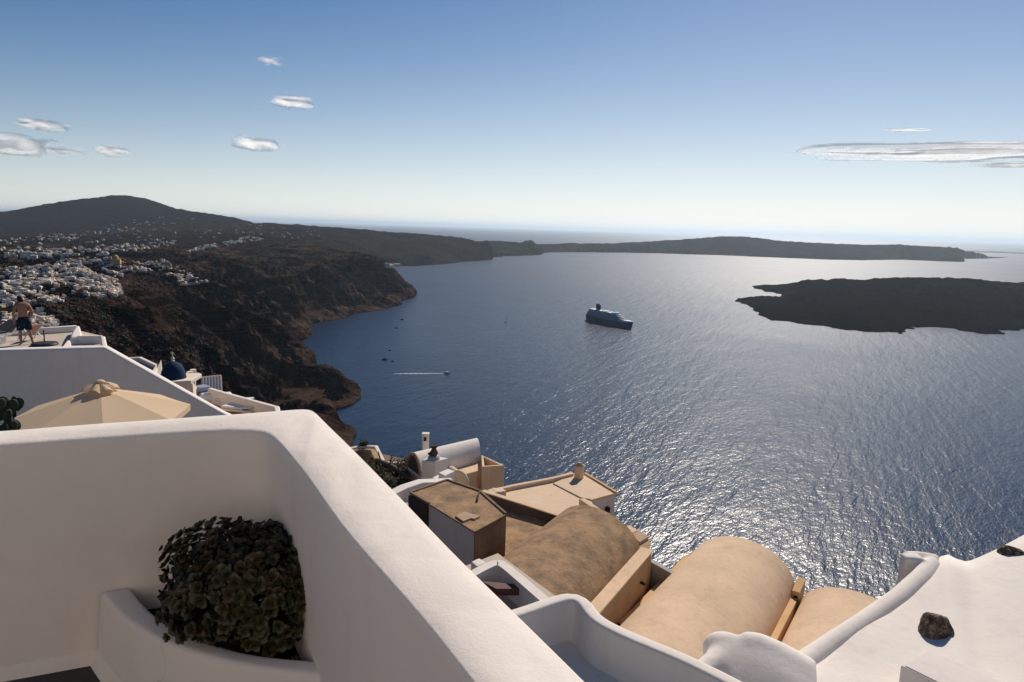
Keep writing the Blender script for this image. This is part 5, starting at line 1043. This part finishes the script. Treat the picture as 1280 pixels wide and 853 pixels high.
    for grp, poly, nt, ns, (s0, s1), lab in D:
        q = VP[inside(poly, VP[:, 3], VP[:, 4])]; 
        if not len(q): continue
        dd = np.hypot(q[:, 0], q[:, 1]); pick = []; cell = {}
        # thin to about one candidate per picture cell, then clusters
        for i in np.random.RandomState(5).permutation(len(q)):
            k = (int(q[i, 3] / 2.0), int(q[i, 4] / 1.3))
            if k in cell: continue
            cell[k] = 1; c = vn(np.array(q[i, 0] / 55.), np.array(q[i, 1] / 55.), 77)
            if c > -.18 or r.random() < .15: pick.append(i)
            if len(pick) >= nt + ns: break
        pick.sort(key=lambda i: dd[i])
        for n, i in enumerate(pick):
            P = q[i, :3]; s = r.uniform(s0, s1); k = r.randint(0, 3); m = r.choices(range(6), (5, 5, 5, 1.6, 1.2, .8))[0]; rz = math.atan2(-P[0], P[1]) + r.choice((-.5, -.1, .3, .6, 1.3)) + r.uniform(-.2, .2); hz = s * r.uniform(.5, .75)
            mt = Matrix.LocRotScale(Vector(tuple(P)) - Vector((0, 0, .1 * hz)), Matrix.Rotation(rz, 3, 'Z').to_quaternion(), (s, s * r.uniform(.8, 1.2), hz))
            if n < nt:
                o = bpy.data.objects.new('house', V[(k, m)]); COL.objects.link(o); o.matrix_world = mt; tag(o, f"{'larger' if s > .62 * s1 + .38 * s0 else 'tiny'} {look[m]} {form[k]} {place(grp, q[i, 3], q[i, 4])}", 'house', grp)
            else:
                me = V[(k, 0)]; far.add([mt @ v.co for v in me.vertices], [tuple(p.vertices) for p in me.polygons], 0); far.m[-len(me.polygons):] = [p.material_index + 2 * (m if m > 2 else 0) for p in me.polygons]
    me = bpy.data.meshes.new('distant_houses'); me.from_pydata(far.v, [], far.f)
    for k in range(6): me.materials.append(mats[k]); me.materials.append(gl)
    me.polygons.foreach_set('material_index', far.m); o = bpy.data.objects.new('distant_houses', me); COL.objects.link(o); tag(o, 'remaining tiny houses of the towns on the plain and cliffs', None, None, 'stuff')
    # yellow domed church
    j = np.argmin(np.hypot(VP[:, 3] - 145, VP[:, 4] - 329)); p = VP[j, :3]; t = thing('yellow_church', 'yellow domed church standing tall above the cliff-top town', 'church', p); s = np.hypot(p[0], p[1]) / FOC
    obj('wall', MB().box((p[0], p[1], p[2] + 2 * s), (9 * s, 8 * s, 5 * s), .4), M['yellow'], t); obj('dome', MB().lathe([(3.1 * s, 4.5 * s), (3.1 * s, 6 * s), (2.6 * s, 7.6 * s), (1.4 * s, 8.8 * s), (.1, 9.2 * s)], p, 14), M['yellow'], t, smooth=50); obj('bell_tower', MB().box((p[0] - 5 * s, p[1] - 1, p[2] + 3 * s), (2 * s, 2 * s, 8 * s), .4), M['cream'], t)
town()
def scrub():
    q = VP[(VP[:, 4] < 470) & (np.hypot(VP[:, 0], VP[:, 1]) < 3300)]; r = np.random.RandomState(8); mb_v, mb_f = [], []; pk = q[r.permutation(len(q))[:9000]]
    base = [(0, 0, 1), (1, 0, .1), (0, 1, .1), (-1, 0, .1), (0, -1, .1), (0, 0, -.6)]; fs = [(0, 1, 2), (0, 2, 3), (0, 3, 4), (0, 4, 1), (5, 2, 1), (5, 3, 2), (5, 4, 3), (5, 1, 4)]
    for p in pk:
        if vn(np.array(p[0] / 60.), np.array(p[1] / 60.), 90) < -.1: continue
        s = r.uniform(.6, 2.2) * (1 + np.hypot(p[0], p[1]) / 3500); a = r.uniform(0, 6.28); o = len(mb_v); ca, sa = math.cos(a), math.sin(a)
        for x, y, z in base: k = r.uniform(.7, 1.3) * s; mb_v.append((p[0] + k * (x * ca - y * sa), p[1] + k * (x * sa + y * ca), p[2] + .7 * k * z))
        mb_f += [tuple(i + o for i in f) for f in fs]
    me = bpy.data.meshes.new('scrub'); me.from_pydata(mb_v, [], mb_f); me.materials.append(M['scrub']); o = bpy.data.objects.new('scrub', me); COL.objects.link(o); tag(o, 'low dark scrub dotted over the cliffs and plateau', None, None, 'stuff')
scrub()
# ------------------------------------------------------------------ clouds
def clouds():
    def vapour(lo, hi, fr):
        m, t, b = nmat('cloud_vapour', 1.0, 0.0); b.inputs['Base Color'].default_value = (.97, .97, .97, 1); tr = t.nodes.new('ShaderNodeBsdfTranslucent'); tr.inputs[0].default_value = (.98, .97, .95, 1); mx = t.nodes.new('ShaderNodeMixShader'); mx.inputs[0].default_value = .8
        t.links.new(b.outputs[0], mx.inputs[1]); t.links.new(tr.outputs[0], mx.inputs[2]); tp = t.nodes.new('ShaderNodeBsdfTransparent'); m2 = t.nodes.new('ShaderNodeMixShader')
        tc = t.nodes.new('ShaderNodeTexCoord'); at = t.nodes.new('ShaderNodeAttribute'); at.attribute_name = 'edge'
        mp = t.nodes.new('ShaderNodeMapping'); mp.inputs['Scale'].default_value = (1.0, .6, 2.6); t.links.new(tc.outputs['Object'], mp.inputs[0]); n = noise_tex(t, fr, 7, .68, mp.outputs[0], .6)
        ad = t.nodes.new('ShaderNodeMath'); ad.operation = 'SUBTRACT'; t.links.new(n.outputs[0], ad.inputs[0]); t.links.new(at.outputs['Fac'], ad.inputs[1])
        r = ramp(t, ad.outputs[0], [(lo, (0, 0, 0)), (hi, (.62, .62, .62))]); t.links.new(r.outputs[0], m2.inputs[0]); t.links.new(tp.outputs[0], m2.inputs[1]); t.links.new(mx.outputs[0], m2.inputs[2]); t.links.new(m2.outputs[0], t.nodes['Material Output'].inputs[0]); return m
    m1, m2, m3 = vapour(.0, .32, .0030), vapour(.12, .6, .0030), vapour(-.03, .24, .0016)
    def cloud(px, py, w, h, lab, d=18000, n=9, m=m1, seed=1, tilt=0):
        r = random.Random(seed); c = AD(px, py, d); s = np.linalg.norm(c - np.array([0, 0, CAMZ])) / FOC; az = math.atan2(c[0], c[1]); NU, NV = 56, 28; P, E = [], []
        for i in range(NV + 1):
            th = math.pi * i / NV; row = []
            for j in range(NU):
                a = 2 * math.pi * j / NU; x, y, z = math.sin(th) * math.cos(a), math.sin(th) * math.sin(a), math.cos(th); k = 1 + .3 * float(vn(np.array(x * 2. + seed), np.array(z * 2. + y * 1.5), seed))
                X, Y, Q = x * k * w * .62 * s, y * k * w * .2 * s, z * k * h * .75 * s - tilt * x * s; row.append((X * math.cos(az) + Y * math.sin(az), -X * math.sin(az) + Y * math.cos(az), Q)); E.append(.62 * (abs(x) ** 2.2 + abs(z) ** 2.2) ** (1 / 2.2) * (1.0 if z > 0 else .9) - .05)
            P.append(row)
        P = np.array(P); fs = []
        for i in range(NV):
            for j in range(NU): fs.append((i * NU + j, i * NU + (j + 1) % NU, (i + 1) * NU + (j + 1) % NU, (i + 1) * NU + j))
        me = bpy.data.meshes.new('cloud'); me.from_pydata(P.reshape(-1, 3).tolist(), [], fs); at = me.attributes.new('edge', 'FLOAT', 'POINT'); at.data.foreach_set('value', np.array(E, np.float32)); me.polygons.foreach_set('use_smooth', [True] * len(fs))
        me.materials.append(m); o = bpy.data.objects.new('cloud', me); COL.objects.link(o); o.location = tuple(c); tag(o, lab, 'cloud', 'clouds in the blue sky')
    cloud(14, 180, 62, 17, 'largest puffy cloud at the left edge of the sky', seed=1); cloud(47, 155, 42, 9, 'small puffy cloud above the largest left cloud', seed=2); cloud(78, 187.5, 40, 8, 'faint puffy cloud just right of the largest left cloud', m=m2, seed=3)
    cloud(139, 188, 30, 8, 'small bright oval cloud over the mountain', seed=4); cloud(320, 180, 50, 11, 'puffy cloud halfway between the mountain and the middle of the sky', seed=5); cloud(364, 127, 46, 10, 'puffy cloud high in the sky left of the middle', seed=6); cloud(338, 76, 30, 9, 'faint wispy cloud, highest in the sky', m=m2, seed=7)
    cloud(1138, 186, 205, 6.5, 'long thin white streak cloud above the far peninsula', d=26000, n=15, seed=8, tilt=1.5, m=m3); cloud(1195, 194, 190, 8, 'thickest part of the white streak at the right', d=26500, n=13, seed=12, tilt=1, m=m3); cloud(1250, 183, 120, 4, 'thin upper streak of cloud at the right edge', d=26000, n=9, seed=9, tilt=1.5, m=m3)
    cloud(1136, 162.5, 34, 2.2, 'short thin bright streak above the long white cloud', d=26000, n=5, seed=10, tilt=1, m=m3); cloud(1270, 206, 50, 3.5, 'small streak under the right end of the long cloud', d=26000, n=6, seed=11, m=m3)
clouds()
def haze():
    m = bpy.data.materials.new('haze_air'); m.use_nodes = True; t = m.node_tree; t.nodes.remove(t.nodes['Principled BSDF'])
    v = t.nodes.new('ShaderNodeVolumePrincipled'); v.inputs['Color'].default_value = (.74, .88, 1, 1); v.inputs['Density'].default_value = 1.8e-5; v.inputs['Anisotropy'].default_value = .5
    t.links.new(v.outputs[0], t.nodes['Material Output'].inputs['Volume'])
    o = obj('haze', MB().box((0, 0, 320), (520000, 520000, 680)), m); tag(o, 'pale sea haze in the air over the bay', None, None, 'stuff')
haze()
